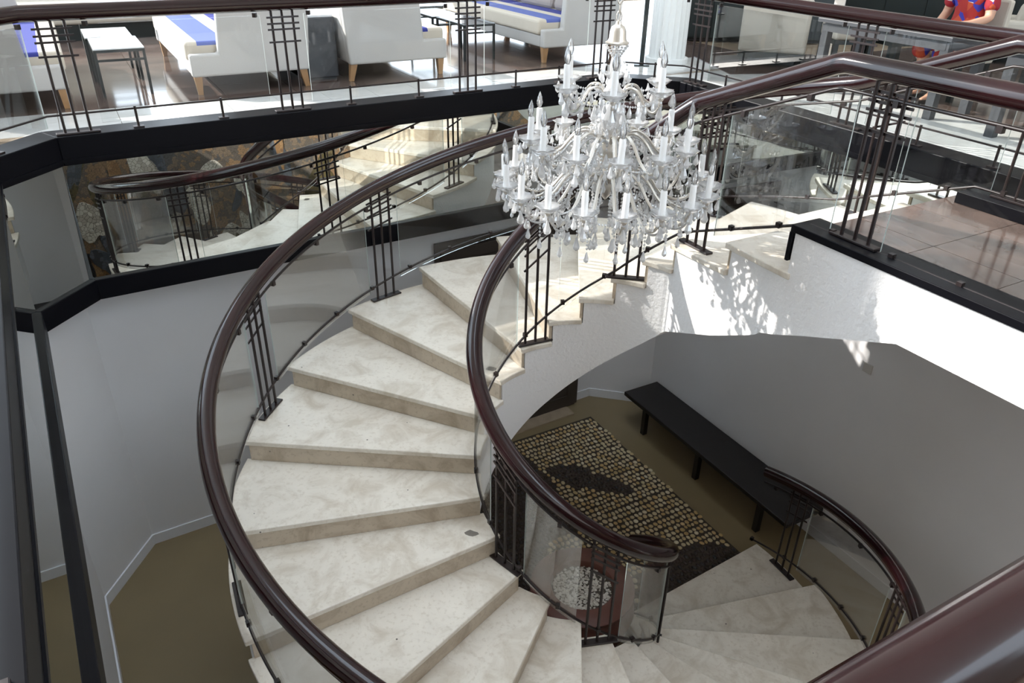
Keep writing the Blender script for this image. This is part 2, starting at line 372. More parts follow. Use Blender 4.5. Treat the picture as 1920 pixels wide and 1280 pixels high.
# ---------------------------------------------------------------- outer hall (only seen in reflections; its openings are invented to let the daylight in)
ZC = 10.0
cm_ = MB(); q_ = 2.6
for a, b, c, d in ((-9.2, 9.2, q_, 9.5), (-9.2, 9.2, -9.2, -q_), (-9.2, -q_, -q_, q_), (q_, 9.2, -q_, q_)): cm_.prism([P(a, c), P(b, c), P(b, d), P(a, d)], ZC, ZC + .2)
struct(cm_.build('ceiling', 'ceiling_paint'), 'pale ceiling of the hall with a skylight added to light the stairwell')  # roof opening added so sky light brightens the stairs below
struct(uvbox('trim_skylight_beam', -2.7, 2.7, -.12, .12, ZC, ZC + .2, 'ceiling_paint'), 'beam across the added skylight carrying the chandelier')
struct(uvbox('wall_hall_right', 9, 9.2, -9.2, 9.5, -.2, ZC, 'hall_paint'), 'warm painted hall wall on the right')
WIN = [(-8.9, -2.9), (-1.9, 1.3), (2.1, 5.0), (5.8, 8.6)]  # unseen windows, invented to admit sun and sky light
struct(uvbox('wall_sun_block', -2.9, 9.0, 9.3, 9.5, 2.7, 9.7, 'hall_paint'), 'added upper wall blocking the sun over the low windows')  # unseen wall added to keep sun off the right of the lounge
struct(uvbox('wall_hall_back_head', -9.2, 9.0, 9.3, 9.5, 9.7, ZC, 'hall_paint'), 'head of the back wall over the added windows')
prev = -9.2
for k, (a, b) in enumerate(WIN + [(9.0, 9.0)]):
    struct(uvbox('wall_hall_back_pier_%d' % (k + 1), prev, a, 9.3, 9.5, -.2, 9.7 if k == 0 else 2.7, 'hall_brown'), 'brown pier %d between the added daylight windows' % (k + 1)); prev = b
for k, (a, b) in enumerate(WIN):
    wo = struct(empty('window_%d' % (k + 1), P((a + b) / 2, 9.4, -.2)), 'added daylight window %d behind the lounge' % (k + 1))
    L = wo.location
    f = MB()
    hw = 9.7 if k == 0 else 2.7
    for uu in (a + .03, b - .03): f.box(P(uu, 9.4, hw / 2 - .1) - L, (.05, .05, hw + .2), Matrix.Rotation(TH, 3, 'Z'))
    for zz in (0, 2.6): f.box(P((a + b) / 2, 9.4, zz) - L, (b - a, .05, .05), Matrix.Rotation(TH, 3, 'Z'))
    f.build('window_frame', 'black_frame', wo)
struct(uvbox('wall_hall_left', -9.2, -9.0, -9.2, 3.2, -.2, ZC, 'hall_paint'), 'warm painted hall wall on the left')  # stops short: gap left open so the sun reaches the stairwell
prev = -9.0
for k, (a, b) in enumerate([(1.0, 6.0), (9.0, 9.0)]):  # unseen opening added to light the surfaces facing the viewer
    struct(uvbox('wall_hall_near_pier_%d' % (k + 1), prev, a, -9.2, -9.0, -.2, ZC, 'hall_paint'), 'warm pier %d beside the light opening added behind the viewer' % (k + 1)); prev = b
# ================================================================ THE STAIRCASE
def A(k): return 4.766 + 18.044 * k           # nosing angle of step k, degrees
DIN = {2: 6.9, 3: 3.9, 4: 2.6, 5: 2.1, 6: 1.8, 7: 2.0, 8: 2.7, 9: 3.2, 10: 3.7, 11: 4.0, 12: 3.7, 13: 3.4, 14: 3.0, 15: 2.8, 16: 2.4, 17: 2.5, 18: 2.8, 19: 2.6, 20: 2.4, 21: 2.4, 22: 2.4}
RO = 2.25
RIK = [(36, .70), (59, .685), (95, .655), (150, .635), (205, .655), (260, .64), (330, .63), (420, .64)]
def rin(a):
    for (a0, r0), (a1, r1) in zip(RIK, RIK[1:]):
        if a <= a1: return r0 + (r1 - r0) * max(0, (a - a0)) / (a1 - a0)
    return RIK[-1][1]
def pol(r, a, z=0.0): return Vector((r * math.cos(R(a)), r * math.sin(R(a)), z))
VL, V1, VK, VR = -.66, -.30, -.77, -.785                           # landing edge, first nosing (straight start)
def nose(k):
    """inner and outer ends of a nosing line (xy)"""
    if k <= 0: return P(.69, VL), P(2.25, VL)
    if k == 1: return P(.70, V1), P(2.25, V1)
    return pol(rin(A(k)), A(k) + DIN[k]), pol(RO, A(k) - .8)
def edge_pts(k, inner, n, off=0.0, d=0.0):
    """points along the inner/outer edge from nosing k-1 to nosing k (d: degrees/metres added at both ends is not used)"""
    a, b = nose(k - 1)[0 if inner else 1], nose(k)[0 if inner else 1]
    def one(p):
        r, an = math.hypot(p.x, p.y), math.degrees(math.atan2(p.y, p.x)); return r, an
    out = []
    for i in range(n + 1):
        t = i / n
        if k == 1: q = a.lerp(b, t); dirv = P(1, 0)
        else:
            if k == 2 and not inner:
                q = a.lerp(b, t)
            elif k == 2:
                q = a.lerp(b, t)
            else:
                a0 = (A(k - 1) + (DIN[k - 1] if inner else -.8)); a1 = (A(k) + (DIN[k] if inner else -.8)); an = a0 + (a1 - a0) * t
                q = pol(rin(an) if inner else RO, an)
            dirv = Vector((q.x, q.y, 0)).normalized()
        out.append(q + dirv * off)
    return out
st = tag(empty('staircase', (0, 0, ZF)), 'curved cream marble staircase winding down round the chandelier', 'staircase')
def off_st(o): o.location = (0, 0, -ZF); return o
TT = .036
def edge_at(kk, inner, off):
    k = min(22, max(1, math.ceil(kk))); n = 12; pts = edge_pts(k, inner, n, off); x = (kk - (k - 1)) * n; i = min(n - 1, max(0, int(x)))
    return pts[i].lerp(pts[i + 1], x - i)
def back(kk, inner):                              # .055 m expressed in steps
    return .038 / max(.15, (edge_at(kk, inner, 0) - edge_at(kk - .2, inner, 0)).length * 5) if kk > .3 else .08
for k in range(1, 23):
    z = -k * H
    b1, b2 = (.8 * back(k - 1, True), .8 * back(k - 1, False)) if k > 1 else (0, 0)
    inn = [edge_at(k - 1 - b1 + (1 + b1) * i / 5, True, 0) for i in range(6)]; out = [edge_at(k - 1 - b2 + (1 + b2) * i / 9, False, 0) for i in range(10)]
    if k == 1: inn = [P(.90, VL - .02), P(.90, VK - .02), P(.69, VK - .02)] + inn[1:]; out = [P(2.25, VL - .02)] + out[1:]
    mb_ = MB(); poly = inn + out[::-1]
    o = off_st(mb_.prism(poly, z - TT, z).build('tread', 'marble', st)); bevel(o, .006, 2)
    # riser under the nosing of this tread
    pi, po = nose(k); qi, qo = nose(k - 1)
    d = (po - pi).normalized(); nrm = Vector((-d.y, d.x, 0))
    if nrm.dot(Vector((qi.x, qi.y, 0)) - Vector((pi.x, pi.y, 0))) < 0: nrm = -nrm
    s0 = .013; a0 = pi + nrm * s0 + d * .03; a1 = po + nrm * s0 - d * .035
    zz = z - H + .0025 if k < 22 else ZF + .001
    rs = MB().hexa([Vector((p.x, p.y, h_)) for h_ in (zz, z - TT) for p in (a0, a1, a1 + nrm * .02, a0 + nrm * .02)])
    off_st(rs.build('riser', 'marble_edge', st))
# landing riser
pi, po = nose(0); nrm = P(0, -1)
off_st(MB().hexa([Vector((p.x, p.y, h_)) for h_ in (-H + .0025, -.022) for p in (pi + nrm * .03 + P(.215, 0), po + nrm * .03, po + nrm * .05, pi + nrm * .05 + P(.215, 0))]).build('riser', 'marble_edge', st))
# solid plastered body: inner face, outer face, soffit
def soffit(k):
    """soffit height at fractional step k along the flight"""
    return max(-H * k - (.60 + .06 * min(1, k / 6)), ZF + .002)
body = MB(); I_, O_, ZTp, ZBt = [], [], [], []
for k in range(1, 23):
    for i in range(7):
        kk = k - 1 + i / 6
        I_.append(edge_at(max(0, kk - back(kk, True)), True, .022)); O_.append(edge_at(max(0, kk - back(kk, False)), False, -.04)); ZTp.append(-k * H - TT + .001)
        zb = soffit(kk)
        if kk < 2: zb = -.58 + (soffit(2) + .58) * kk / 2
        ZBt.append(min(zb, -k * H - TT - .02))
ring_a = [[Vector((p.x, p.y, z)) for p, z in zip(I_, ZTp)], [Vector((p.x, p.y, z)) for p, z in zip(O_, ZTp)],
          [Vector((p.x, p.y, z)) for p, z in zip(O_, ZBt)], [Vector((p.x, p.y, z)) for p, z in zip(I_, ZBt)]]
body.strip(ring_a); off_st(body.build('plaster_body', 'plaster', st))
# landing slab (plaster sides, sloping soffit near the flight)
prof = [(VN + .002, -.25), (-1.46, -.25), (-.95, -.46), (VK, -.54)]
lb = MB(); lb.strip([[P(.70, v, -.02) for v, zb in prof], [P(2.23, v, -.02) for v, zb in prof], [P(2.23, v, zb) for v, zb in prof], [P(.70, v, zb) for v, zb in prof]])
off_st(lb.build('landing_slab', 'plaster', st))
off_st(uvbox('landing_front', .905, 2.23, VK, VL - .052, -H - TT - .02, -.02, 'plaster', st))
off_st(MB().strip([[P(.70, v, -H - TT) for v in (VK, VL)], [P(2.23, v, -H - TT) for v in (VK, VL)], [P(2.23, v, z_) for v, z_ in ((VK, -.54), (VL, -.58))], [P(.70, v, z_) for v, z_ in ((VK, -.54), (VL, -.58))]]).build('soffit_piece', 'plaster', st))
off_st(uvbox('kerb_upstand', .70, .86, VN, VK, -.02, .065, 'plaster', st))
# chipped marble patches
for (p, k) in ((pol(.80, A(8) - 4, 0), 8), (pol(.80, A(12) - 5, 0), 12)):
    pts = [(p.x + random.uniform(.7, 1.15) * .045 * math.cos(t), p.y + random.uniform(.7, 1.15) * .03 * math.sin(t)) for t in [i * math.pi / 5 for i in range(10)]]
    off_st(MB().prism(pts, -k * H - .004, -k * H + .0015).build('mortar_patch', 'patch_grey', st))
# landing floor
lf = struct(uvbox('floor_landing', .86, 2.25, VN - .22, VL, -.02, -.012, 'grout'), 'stair landing floor of brown stone tiles')
for a in range(3):
    for b in range(5): tile(.86 + a * .463, .86 + a * .463 + .463, VL - (b + 1) * .47, VL - b * .47, 'brown_stone', lf) if not (a == 0 and b == 0) else tile(.89, 1.323, VL - .47, VL, 'brown_stone', lf)
# black kerbs of the landing
def kerb(name, u0, u1, label):
    o = MB().prism([P(u0, VN + .0), P(u1, VN + .0), P(u1, VK + .025), P(u0, VK + .025)], .06, .10)
    sgn = 1
    o.box(P((u0 + u1) / 2, VK + .018, -.02), (u1 - u0, .022, .16), Matrix.Rotation(TH, 3, 'Z'))
    return bevel(struct(o.build(name, 'black_lacquer'), label), .004)
kerb('trim_%d' % (nt_ + 1), .685, .89, 'black kerb along the open inner edge of the landing')
uo = MB().prism([P(2.06, VN), P(2.26, VN), P(2.26, VK + .03), P(2.06, VK + .03)], .0, .07)
bevel(struct(uo.build('trim_%d' % (nt_ + 2), 'black_lacquer'), 'black kerb along the far outer edge of the landing'), .004)

# ================================================================ RAILINGS
ROD = MB().tube([(0, 0, 0), (0, 0, 1)], .0095, 8).mesh('rod', 'iron', 40)
CLIP = MB().box((0, 0, .008), (.026, .026, .03)).mesh('clip', 'iron')
BARS = (.935, .875, .82, .70)
plate_cache = {}
def baluster(parent, base, heading, slope, height, L):
    """three rods with four flat cross bars on a foot plate; heading = direction of the rail, radians"""
    if 'p' not in plate_cache:
        plate_cache['p'] = MB().box((0, 0, .007), (.27, .052, .014)).mesh('base_plate', 'iron')
    pl = link('base_plate', plate_cache['p'], parent, Vector(base) - L, (0, 0, heading))
    bevel(pl, .003, 1)
    for x in (-.078, 0, .078):
        r_ = link('rod', ROD, pl, (x, 0, .01)); r_.scale = (1, 1, height + slope * x - .01)
    key = ('bar', round(slope, 3))
    if key not in plate_cache:
        d = Vector((1, 0, slope)).normalized(); a = math.atan(slope)
        plate_cache[key] = MB().box((0, 0, 0), (.235, .007, .013), Matrix.Rotation(-a, 3, 'Y')).mesh('crossbar', 'iron')
    for b in BARS: link('crossbar', plate_cache[key], pl, (0, -.014, height * b))
    return pl
def rail_path_tube(parent, pts, r, name, mat, L, seg=14, flat=1.0):
    return MB().tube([Vector(p) - L for p in pts], r, seg, flat=flat).build(name, mat, parent, 50)
def pane(parent, pts_lo, pts_hi, L, th=.008):
    """glass pane following a path; pts_lo/pts_hi are equally long"""
    n = len(pts_lo); nr = []
    for i in range(n):
        t = (Vector(pts_lo[min(i + 1, n - 1)]) - Vector(pts_lo[max(i - 1, 0)])); t.z = 0; t.normalize(); nr.append(Vector((-t.y, t.x, 0)) * th / 2)
    lo = [Vector(p) - L for p in pts_lo]; hi = [Vector(p) - L for p in pts_hi]
    o = MB().strip([[a + q for a, q in zip(lo, nr)], [a - q for a, q in zip(lo, nr)], [a - q for a, q in zip(hi, nr)], [a + q for a, q in zip(hi, nr)]]).build('glass_pane', 'glass', parent, 30)
    o.data.materials.append(MATS['glass_edge'])
    for p in o.data.polygons[-2:]: p.material_index = 1
    return o
def clip_row(parent_rail, pts, L, every, up_=True):
    acc = 0; last = Vector(pts[0])
    for i in range(1, len(pts)):
        q = Vector(pts[i]); acc += (q - last).length
        if acc >= every:
            t = q - last; link('clip', CLIP, parent_rail, q - L + Vector((0, 0, .0 if up_ else -.022)), (0, 0, math.atan2(t.y, t.x))); acc = 0
        last = q
# path of the stair railings: s measured in steps (k), negative = on the landing
def zn(k): return -H * k if k > 0 else 0.0
def stair_xy(k, r_arc, u_str):
    """k <= 0: along the landing (v decreasing, .48 m per unit); 0..2 straight, then the arc"""
    if k <= 2:
        v = VR + k * .4675 if k > 0 else VR + k * .48
        a2 = math.degrees(math.atan2(*reversed(P(u_str, .15)[:2])))
        return P(u_str, v)
    a = A(k); base = stair_xy(2, r_arc, u_str) if k < 2 else None
    # blend the radius from the straight part into the arc
    q2 = P(u_str, .15); a2 = math.degrees(math.atan2(q2.y, q2.x)); r2_ = math.hypot(q2.x, q2.y)
    t = min(1, (k - 2) / 2.0); an = a + (a2 - A(2)) * (1 - t); rr = r2_ + (r_arc - r2_) * t
    return pol(rr, an)
def rail_z(k, base):
    """height of a rail: level on the landing, then sloping with the flight"""
    if k <= 0: return base + .04
    if k < 2: return base + .04 + (-2 * H - .04) * k / 2
    return base - H * k
def stair_railing(name, label, r_arc, u_str, k_land, k_end, plates, skip_bottom=False):
    L = P(u_str, VR - .3, 0); L.z = ZF
    e = tag(empty(name, L), label, 'railing')
    ks = [k_land + (k_end - k_land) * i / 420 for i in range(421)]
    def path(z0, ka, kb, n=None, r_=r_arc):
        n = n or max(2, int(abs(kb - ka) * 9)); return [stair_xy(ka + (kb - ka) * i / n, r_, u_str) + Vector((0, 0, rail_z(ka + (kb - ka) * i / n, z0))) for i in range(n + 1)]
    hp = path(.85, k_land, k_end, 260)
    hr = rail_path_tube(e, hp, .050, 'handrail', 'rail_wood', L, 16)
    # knob end of the handrail
    up_ = path(.735, k_land, k_end, 300); lo_ = path(.055, k_land, k_end, 300)
    ur = rail_path_tube(e, up_, .0085, 'upper_rail', 'iron', L, 8); lr = rail_path_tube(e, lo_, .0085, 'lower_rail', 'iron', L, 8)
    clip_row(lr, lo_, L, .33); clip_row(ur, up_, L, .45, False)
    for k in plates:
        q = stair_xy(k, r_arc, u_str); qa, qb = stair_xy(k - .05, r_arc, u_str), stair_xy(k + .05, r_arc, u_str)
        t = qb - qa; ds = math.hypot(t.x, t.y); hd = math.atan2(t.y, t.x)
        sl_ = (rail_z(k + .05, 0) - rail_z(k - .05, 0)) / ds
        if k < 0: zb = .10 if u_str < 1 else .07; sl_ = 0
        else: zb = -H * math.ceil(k)
        baluster(e, Vector((q.x, q.y, zb)), hd, sl_, rail_z(k, .85) - .045 - zb, L)
    # panes between the balusters
    marks = sorted(plates)
    gaps = [(k_land + .1, marks[0])] + list(zip(marks, marks[1:])) + ([(marks[-1], k_end)] if k_end - marks[-1] > .8 else [])
    for a, b in gaps:
        qa, qb = stair_xy(a, r_arc, u_str), stair_xy(a + .1, r_arc, u_str); per = (qb - qa).length / .1
        m_ = .15 / max(per, .2)
        a2, b2 = a + m_, b - m_
        if b2 - a2 < .25: continue
        pane(e, path(.02, a2, b2), path(.745, a2, b2), L)
    return e
stair_railing('stair_railing', 'railing on the inner edge of the stairs, curling round the terracotta pot', .685, .775, -4.6, 22.3, [-3.9, -.57, 1.72, 3.66, 6.5, 12.62, 15.65, 19.2])
stair_railing('stair_railing', 'railing on the wide outer edge of the stairs, sweeping along the left', 2.205, 2.16, -4.6, 22.0, [-3.9, -.5, 1.45, 3.45, 5.45, 7.45, 9.42, 11.5, 13.5, 15.5, 17.5, 19.5, 21.46])

# lounge railing on the edge beam: one thing per straight run
def lounge_railing(label, pts, plates, stubs):
    """pts: plan polyline; plates, stubs: list of (segment, metres along)"""
    L = Vector(pts[0]); L.z = ZT1; e = tag(empty('balcony_railing', L), label, 'railing')
    hp = []
    for i, p in enumerate(pts):
        hp.append(Vector((p.x, p.y, .855)))
    def sample(z, step=.08):
        out = []
        for a, b in zip(pts, pts[1:]):
            n = max(1, int((b - a).length / step))
            for i in range(n): q = a.lerp(b, i / n); out.append(Vector((q.x, q.y, z)))
        out.append(Vector((pts[-1].x, pts[-1].y, z))); return out
    rail_path_tube(e, hp, .050, 'handrail', 'rail_wood', L, 16)
    lr = rail_path_tube(e, [Vector((p.x, p.y, .225)) for p in pts], .007, 'lower_rail', 'iron', L, 8)
    def at(s, d):
        a, b = pts[s], pts[s + 1]; t = (b - a).normalized(); return a + t * d, math.atan2(t.y, t.x), t
    byseg = {}
    for s, d in plates:
        q, hd, t = at(s, d); baluster(e, Vector((q.x, q.y, ZT1)), hd, 0.0, .81 - ZT1, L); byseg.setdefault(s, []).append(d)
    for s, d in stubs:
        q, hd, t = at(s, d)
        ft = MB().box((0, 0, .005), (.07, .045, .010)).build('stub_foot', 'iron', e, False, Vector((q.x, q.y, ZT1)) - L); ft.rotation_euler = (0, 0, hd)
        MB().tube([(0, 0, 0), (0, 0, .145)], .009, 8).build('stub_post', 'iron', ft, 40)
    for s in range(len(pts) - 1):
        ln = (pts[s + 1] - pts[s]).length; ds = sorted(byseg.get(s, [])); cuts = [0.02] + ds + [ln - .02]
        for i, (a, b) in enumerate(zip(cuts, cuts[1:])):
            a2 = a + (.16 if a in ds else 0); b2 = b - (.16 if b in ds else 0)
            if b2 - a2 < .15: continue
            qa, qb = at(s, a2)[0], at(s, b2)[0]
            pane(e, [Vector((q.x, q.y, .15)) for q in (qa, qb)], [Vector((q.x, q.y, .78)) for q in (qa, qb)], L)
            for q in (qa + (qb - qa) * .03, qb + (qa - qb) * .03): link('clip', CLIP, e, Vector((q.x, q.y, .775)) - L)
    return e
g = ring(.055)
def along(i, u=None, v=None):
    """metres from ring point i+1 back along the side (i+1 -> i) to the given u or v"""
    a, b = Vector(RING[(i + 1) % 8]), Vector(RING[i]); t = (u - a.x) / (b.x - a.x) if u is not None else (v - a.y) / (b.y - a.y)
    return t * (b - a).length
lounge_railing('glass balcony railing in front of the lounge sofas', [g[7], g[6], g[5].lerp(g[6], .012)],
               [(1, along(5, u=u_)) for u_ in (-2.38, -.90, .62, 2.02)], [(0, .12)] + [(1, along(5, u=u_)) for u_ in (-2.0, -1.42, -.43, .16, 1.10, 1.56)])
lounge_railing('glass balcony railing before the dining table and armchair', [g[5].lerp(g[4], .1), g[4], g[3]],
               [(1, .17)] + [(1, along(3, v=v_)) for v_ in (.54, -1.2)], [(0, .3)] + [(1, along(3, v=v_)) for v_ in (1.86, 1.20, -.06, -.62, -1.8)])
lounge_railing('near balcony railing crossing the lower right corner', [g[0].lerp(g[1], .1), g[1], P(.66, VN - .055)], [(1, 1.9)], [(1, .9), (1, 2.6)])
lounge_railing('balcony railing running along the left side', [g[7].lerp(g[0], .03), g[0].lerp(g[7], .02)], [(0, .9), (0, 4.2)], [])

# ================================================================ CHANDELIER
CX = Vector((.035, .02, 0))
ch = tag(empty('chandelier', CX), 'large three-tier crystal chandelier with white candle lamps hanging over the stairs', 'chandelier')
def cz(prof): return prof
# shared meshes
def drop_mesh(name, w, l):
    """faceted pear-shaped pendant hanging from its origin"""
    return MB().lathe([(.0012, 0), (w * .16, -l * .10), (w * .30, -l * .40), (w * .5, -l * .68), (w * .42, -l * .86), (.0012, -l)], 6).mesh(name, 'crystal')
def bead_string_mesh(l, tip=True):
    m_ = MB(); z = 0
    while z > -l:
        m_.lathe([(.001, z), (.0075, z - .008), (.001, z - .016)], 6); z -= .020
    return m_
DROP = drop_mesh('crystal_drop', .030, .062); DROPS = drop_mesh('crystal_drop', .020, .042); DROPL = drop_mesh('crystal_drop', .040, .080)
BOB = MB().lathe([(.010, -.012), (.030, -.004), (.046, .010), (.062, .026), (.060, .028), (.043, .014), (.014, .004)], 24, lambda i, a: .10 * math.cos(8 * a) if 2 <= i <= 4 else 0).mesh('drip_pan', 'crystal_pan', True)
CAN = MB().lathe([(.0165, 0), (.0165, .124), (.0135, .128)], 14).mesh('candle_sleeve', 'candle_white', 40)
BULB = MB().lathe([(.007, 0), (.0105, .008), (.0165, .026), (.017, .036), (.0125, .058), (.0055, .076), (.001, .088)], 12).mesh('bulb', 'bulb_glass', True)
FIL = MB().lathe([(.0035, 0), (.004, .02), (.002, .040)], 6).mesh('filament', 'silver', True)
CUP = MB().lathe([(.004, -.05), (.010, -.042), (.006, -.03), (.016, -.018), (.018, -.008), (.010, .0)], 10).mesh('socket_cup', 'silver', True)
STR_S = bead_string_mesh(.10).mesh('bead_string', 'crystal'); STR_L = bead_string_mesh(.19).mesh('bead_string', 'crystal')
def spline(pts, n=5):
    out = []
    P_ = [pts[0]] + list(pts) + [pts[-1]]
    for i in range(1, len(P_) - 2):
        for k in range(n):
            t = k / n; a, b, c, d = (Vector(P_[i + q]) for q in (-1, 0, 1, 2))
            out.append(.5 * ((2 * b) + (-a + c) * t + (2 * a - 5 * b + 4 * c - d) * t * t + (-a + 3 * b - 3 * c + d) * t ** 3))
    out.append(Vector(pts[-1])); return out
TIERS = [(6, 30.0, [(.05, .655), (.085, .70), (.14, .69), (.185, .625), (.23, .60), (.262, .625), (.27, .675)], .27, .69, 3),
         (12, 8.0, [(.05, .40), (.085, .455), (.14, .475), (.20, .44), (.255, .375), (.32, .335), (.38, .345), (.42, .395)], .42, .41, 4),
         (18, 0.0, [(.05, .17), (.09, .245), (.16, .275), (.23, .235), (.29, .16), (.36, .10), (.43, .075), (.505, .10), (.555, .175)], .555, .19, 5)]
arm_meshes = []
random.seed(3)
for ti, (n, a0, prof, rr, zb, nd) in enumerate(TIERS):
    path = spline([(r_, 0, z_) for r_, z_ in prof])
    am = MB().tube(path, .0055, 8, flat=1.3)
    am.tube([p + Vector((0, .007, .003)) for p in path[2:-2]], .0028, 6); am.tube([p + Vector((0, -.007, .003)) for p in path[2:-2]], .0028, 6)
    ame = am.mesh('arm', 'silver', 60)
    # swag of beads along the arm
    sw = MB()
    sp = [p + Vector((0, .018, -.02)) for p in path[3:-1]]
    for i in range(0, len(sp) - 1):
        for t in (0, .5):
            q = sp[i].lerp(sp[i + 1], t); sw.lathe([(.001, .007), (.007, 0), (.001, -.007)], 6, c=q)
    # garland to the neighbouring candle, hung with small pendants
    q0 = Vector((rr, 0, zb - .005)); an1 = 2 * math.pi / n; q1 = Vector((rr * math.cos(an1), rr * math.sin(an1), zb - .005)); nn = int((q1 - q0).length / .014)
    for i in range(nn + 1):
        t = i / nn; q = q0.lerp(q1, t) - Vector((0, 0, .30 * (q1 - q0).length * 4 * t * (1 - t) * .5)); sw.lathe([(.001, .0065), (.0065, 0), (.001, -.0065)], 6, c=q)
        if i % 3 == 1: sw.lathe([(.001, -.006), (.005, -.014), (.010, -.030), (.0085, -.040), (.001, -.048)], 6, c=q)
    # garland back to the stem
    q1 = Vector((.06, 0, zb + .12))
    nn = int((q1 - q0).length / .016)
    for i in range(nn + 1):
        t = i / nn; q = q0.lerp(q1, t) - Vector((0, -.012, .10 * 4 * t * (1 - t))); sw.lathe([(.001, .0065), (.0065, 0), (.001, -.0065)], 6, c=q)
        if i % 4 == 2: sw.lathe([(.001, -.006), (.006, -.016), (.0125, -.036), (.010, -.048), (.001, -.058)], 6, c=q)
    swm = sw.mesh('bead_swag', 'crystal')
    for k in range(n):
        an = R(a0 + 360 / n * k)
        ar = link('arm', ame, ch, (0, 0, 0), (0, 0, an))
        link('bead_swag', swm, ar)['kind'] = 'stuff'
        link('socket_cup', CUP, ar, (rr, 0, zb)); link('drip_pan', BOB, ar, (rr, 0, zb)).rotation_euler = (0, 0, random.random())
        cn = link('candle_sleeve', CAN, ar, (rr, 0, zb + .004)); cn.rotation_euler = (random.uniform(-.03, .03), random.uniform(-.05, .03), 0)
        link('bulb', BULB, ar, (rr, 0, zb + .130)).rotation_euler = cn.rotation_euler
        link('filament', FIL, ar, (rr, 0, zb + .132))
        for d in range(nd):
            t = 2 * math.pi * (d + .3) / nd
            link('crystal_drop', random.choice((DROP, DROPS, DROP)), ar, (rr + .056 * math.cos(t), .056 * math.sin(t), zb + .012 - random.uniform(0, .012)), (random.uniform(-.1, .1), random.uniform(-.1, .1), random.random() * 6))
        link('crystal_drop', DROPL, ar, (rr, 0, zb - .05), (0, 0, random.random() * 6))
        mid = path[len(path) // 2]; link('crystal_drop', DROP, ar, mid + Vector((0, 0, -.012)), (0, 0, random.random() * 6))
        if ti == 2:
            link('bead_string', STR_S, ar, (rr - .02, .05, zb + .01)); link('crystal_drop', DROPS, ar, (rr - .02, .05, zb - .10))
            low = min(path, key=lambda q: q.z)
            link('bead_string', STR_S, ar, low + Vector((0, 0, -.01))); link('crystal_drop', DROP, ar, low + Vector((0, 0, -.115)))
# crystal curtain under the lower tier and round the stem
for rad, n, z0, me_, dz in ((.12, 10, .16, STR_L, -.20), (.22, 14, .14, STR_L, -.20), (.33, 18, .12, STR_S, -.115), (.10, 8, .50, STR_S, -.11), (.16, 10, .40, STR_S, -.11), (.09, 8, .70, STR_S, -.11)):
    for k in range(n):
        a = 2 * math.pi * (k + random.uniform(-.2, .2)) / n; q = Vector((rad * math.cos(a), rad * math.sin(a), z0 + random.uniform(-.02, .02)))
        bs = link('bead_string', me_, ch, q); link('crystal_drop', random.choice((DROP, DROPL)), bs, (0, 0, dz), (0, 0, random.random() * 6))
# stem: silver collars and glass balusters
stem = MB().lathe([(.004, .10), (.03, .13), (.075, .18), (.085, .21), (.05, .235), (.03, .26), (.045, .33), (.085, .375), (.09, .40), (.055, .43), (.03, .46)], 20).build('stem', 'silver', ch, True)
MB().lathe([(.02, .46), (.05, .50), (.062, .54), (.045, .60), (.02, .63), (.045, .645), (.06, .67), (.035, .70), (.018, .74), (.030, .80), (.018, .86), (.02, .88)], 16).build('glass_stem', 'crystal', ch, 30)
MB().lathe([(.008, .44), (.008, .90)], 8).build('rod', 'silver', ch, 40)
MB().lathe([(.012, .895), (.058, .905), (.060, .912), (.048, .918), (.043, .93), (.040, .965), (.032, .985), (.016, .995), (.012, 1.01)], 24).build('bell_canopy', 'silver', ch, 40)
bk = MB()
for k in range(12):
    a = 2 * math.pi * k / 12
    for t in range(6): q = Vector((.055 * (1 - t / 6.5) * math.cos(a), .055 * (1 - t / 6.5) * math.sin(a), .895 - t * .012)); bk.lathe([(.001, .006), (.006, 0), (.001, -.006)], 6, c=q)
bk.build('bead_basket', 'crystal', ch)['kind'] = 'stuff'
LINK = MB().tube([(.013 * math.cos(t), 0, .026 * math.sin(t)) for t in [i * 2 * math.pi / 14 for i in range(14)]], .0035, 6, closed=True).mesh('chain_link', 'silver', True)
nl = int((ZC - 1.03) / .041)
for k in range(nl + 1): link('chain_link', LINK, ch, (0, 0, 1.03 + k * .041), (0, 0, (k % 2) * math.pi / 2))
MB().tube([(.012 * math.sin(i * 1.1), .012 * math.cos(i * 1.1), 1.0 + i * .12) for i in range(int((ZC - 1) / .12))], .0045, 6).build('lamp_cable', 'candle_white', ch, True)
MB().lathe([(.07, ZC - .001), (.06, ZC - .05), (.015, ZC - .08)], 20).build('ceiling_rose', 'silver', ch, 40)

# ================================================================ LOWER LEVEL
def frame(name, u, v, z, rz=0.0): return empty(name, P(u, v, z), TH + rz)
# double door in the far wall
dr = struct(frame('door_1', 1.26, 3.118, ZF, R(2.26)), 'dark brown double door in the far lower wall behind the stairs')
MB().box((0, .0, 1.22), (1.84, .03, 2.44)).build('door_frame', 'brown_door', dr)
for s in (-1, 1):
    lf_ = bevel(MB().box((s * .44, -.025, 1.19), (.86, .035, 2.36)).build('door_leaf', 'brown_door', dr), .004)
    for z0, z1 in ((.15, 1.05), (1.25, 2.22)):
        b_ = MB()
        for (x, zc, sx, sz) in ((s * .44 - .33, (z0 + z1) / 2, .05, z1 - z0), (s * .44 + .33, (z0 + z1) / 2, .05, z1 - z0), (s * .44, z0, .71, .05), (s * .44, z1, .71, .05)): b_.box((x, -.048, zc), (sx, .014, sz))
        b_.build('panel_moulding', 'brown_door', lf_)
    MB().tube([(s * .06, -.045, 1.0), (s * .06, -.09, 1.0), (s * .15, -.09, 1.0)], .009, 8).build('door_handle', 'silver', lf_, True)
MB().box((0, -.12, .008), (1.5, .18, .016)).build('door_sill', 'beige_stone', dr)
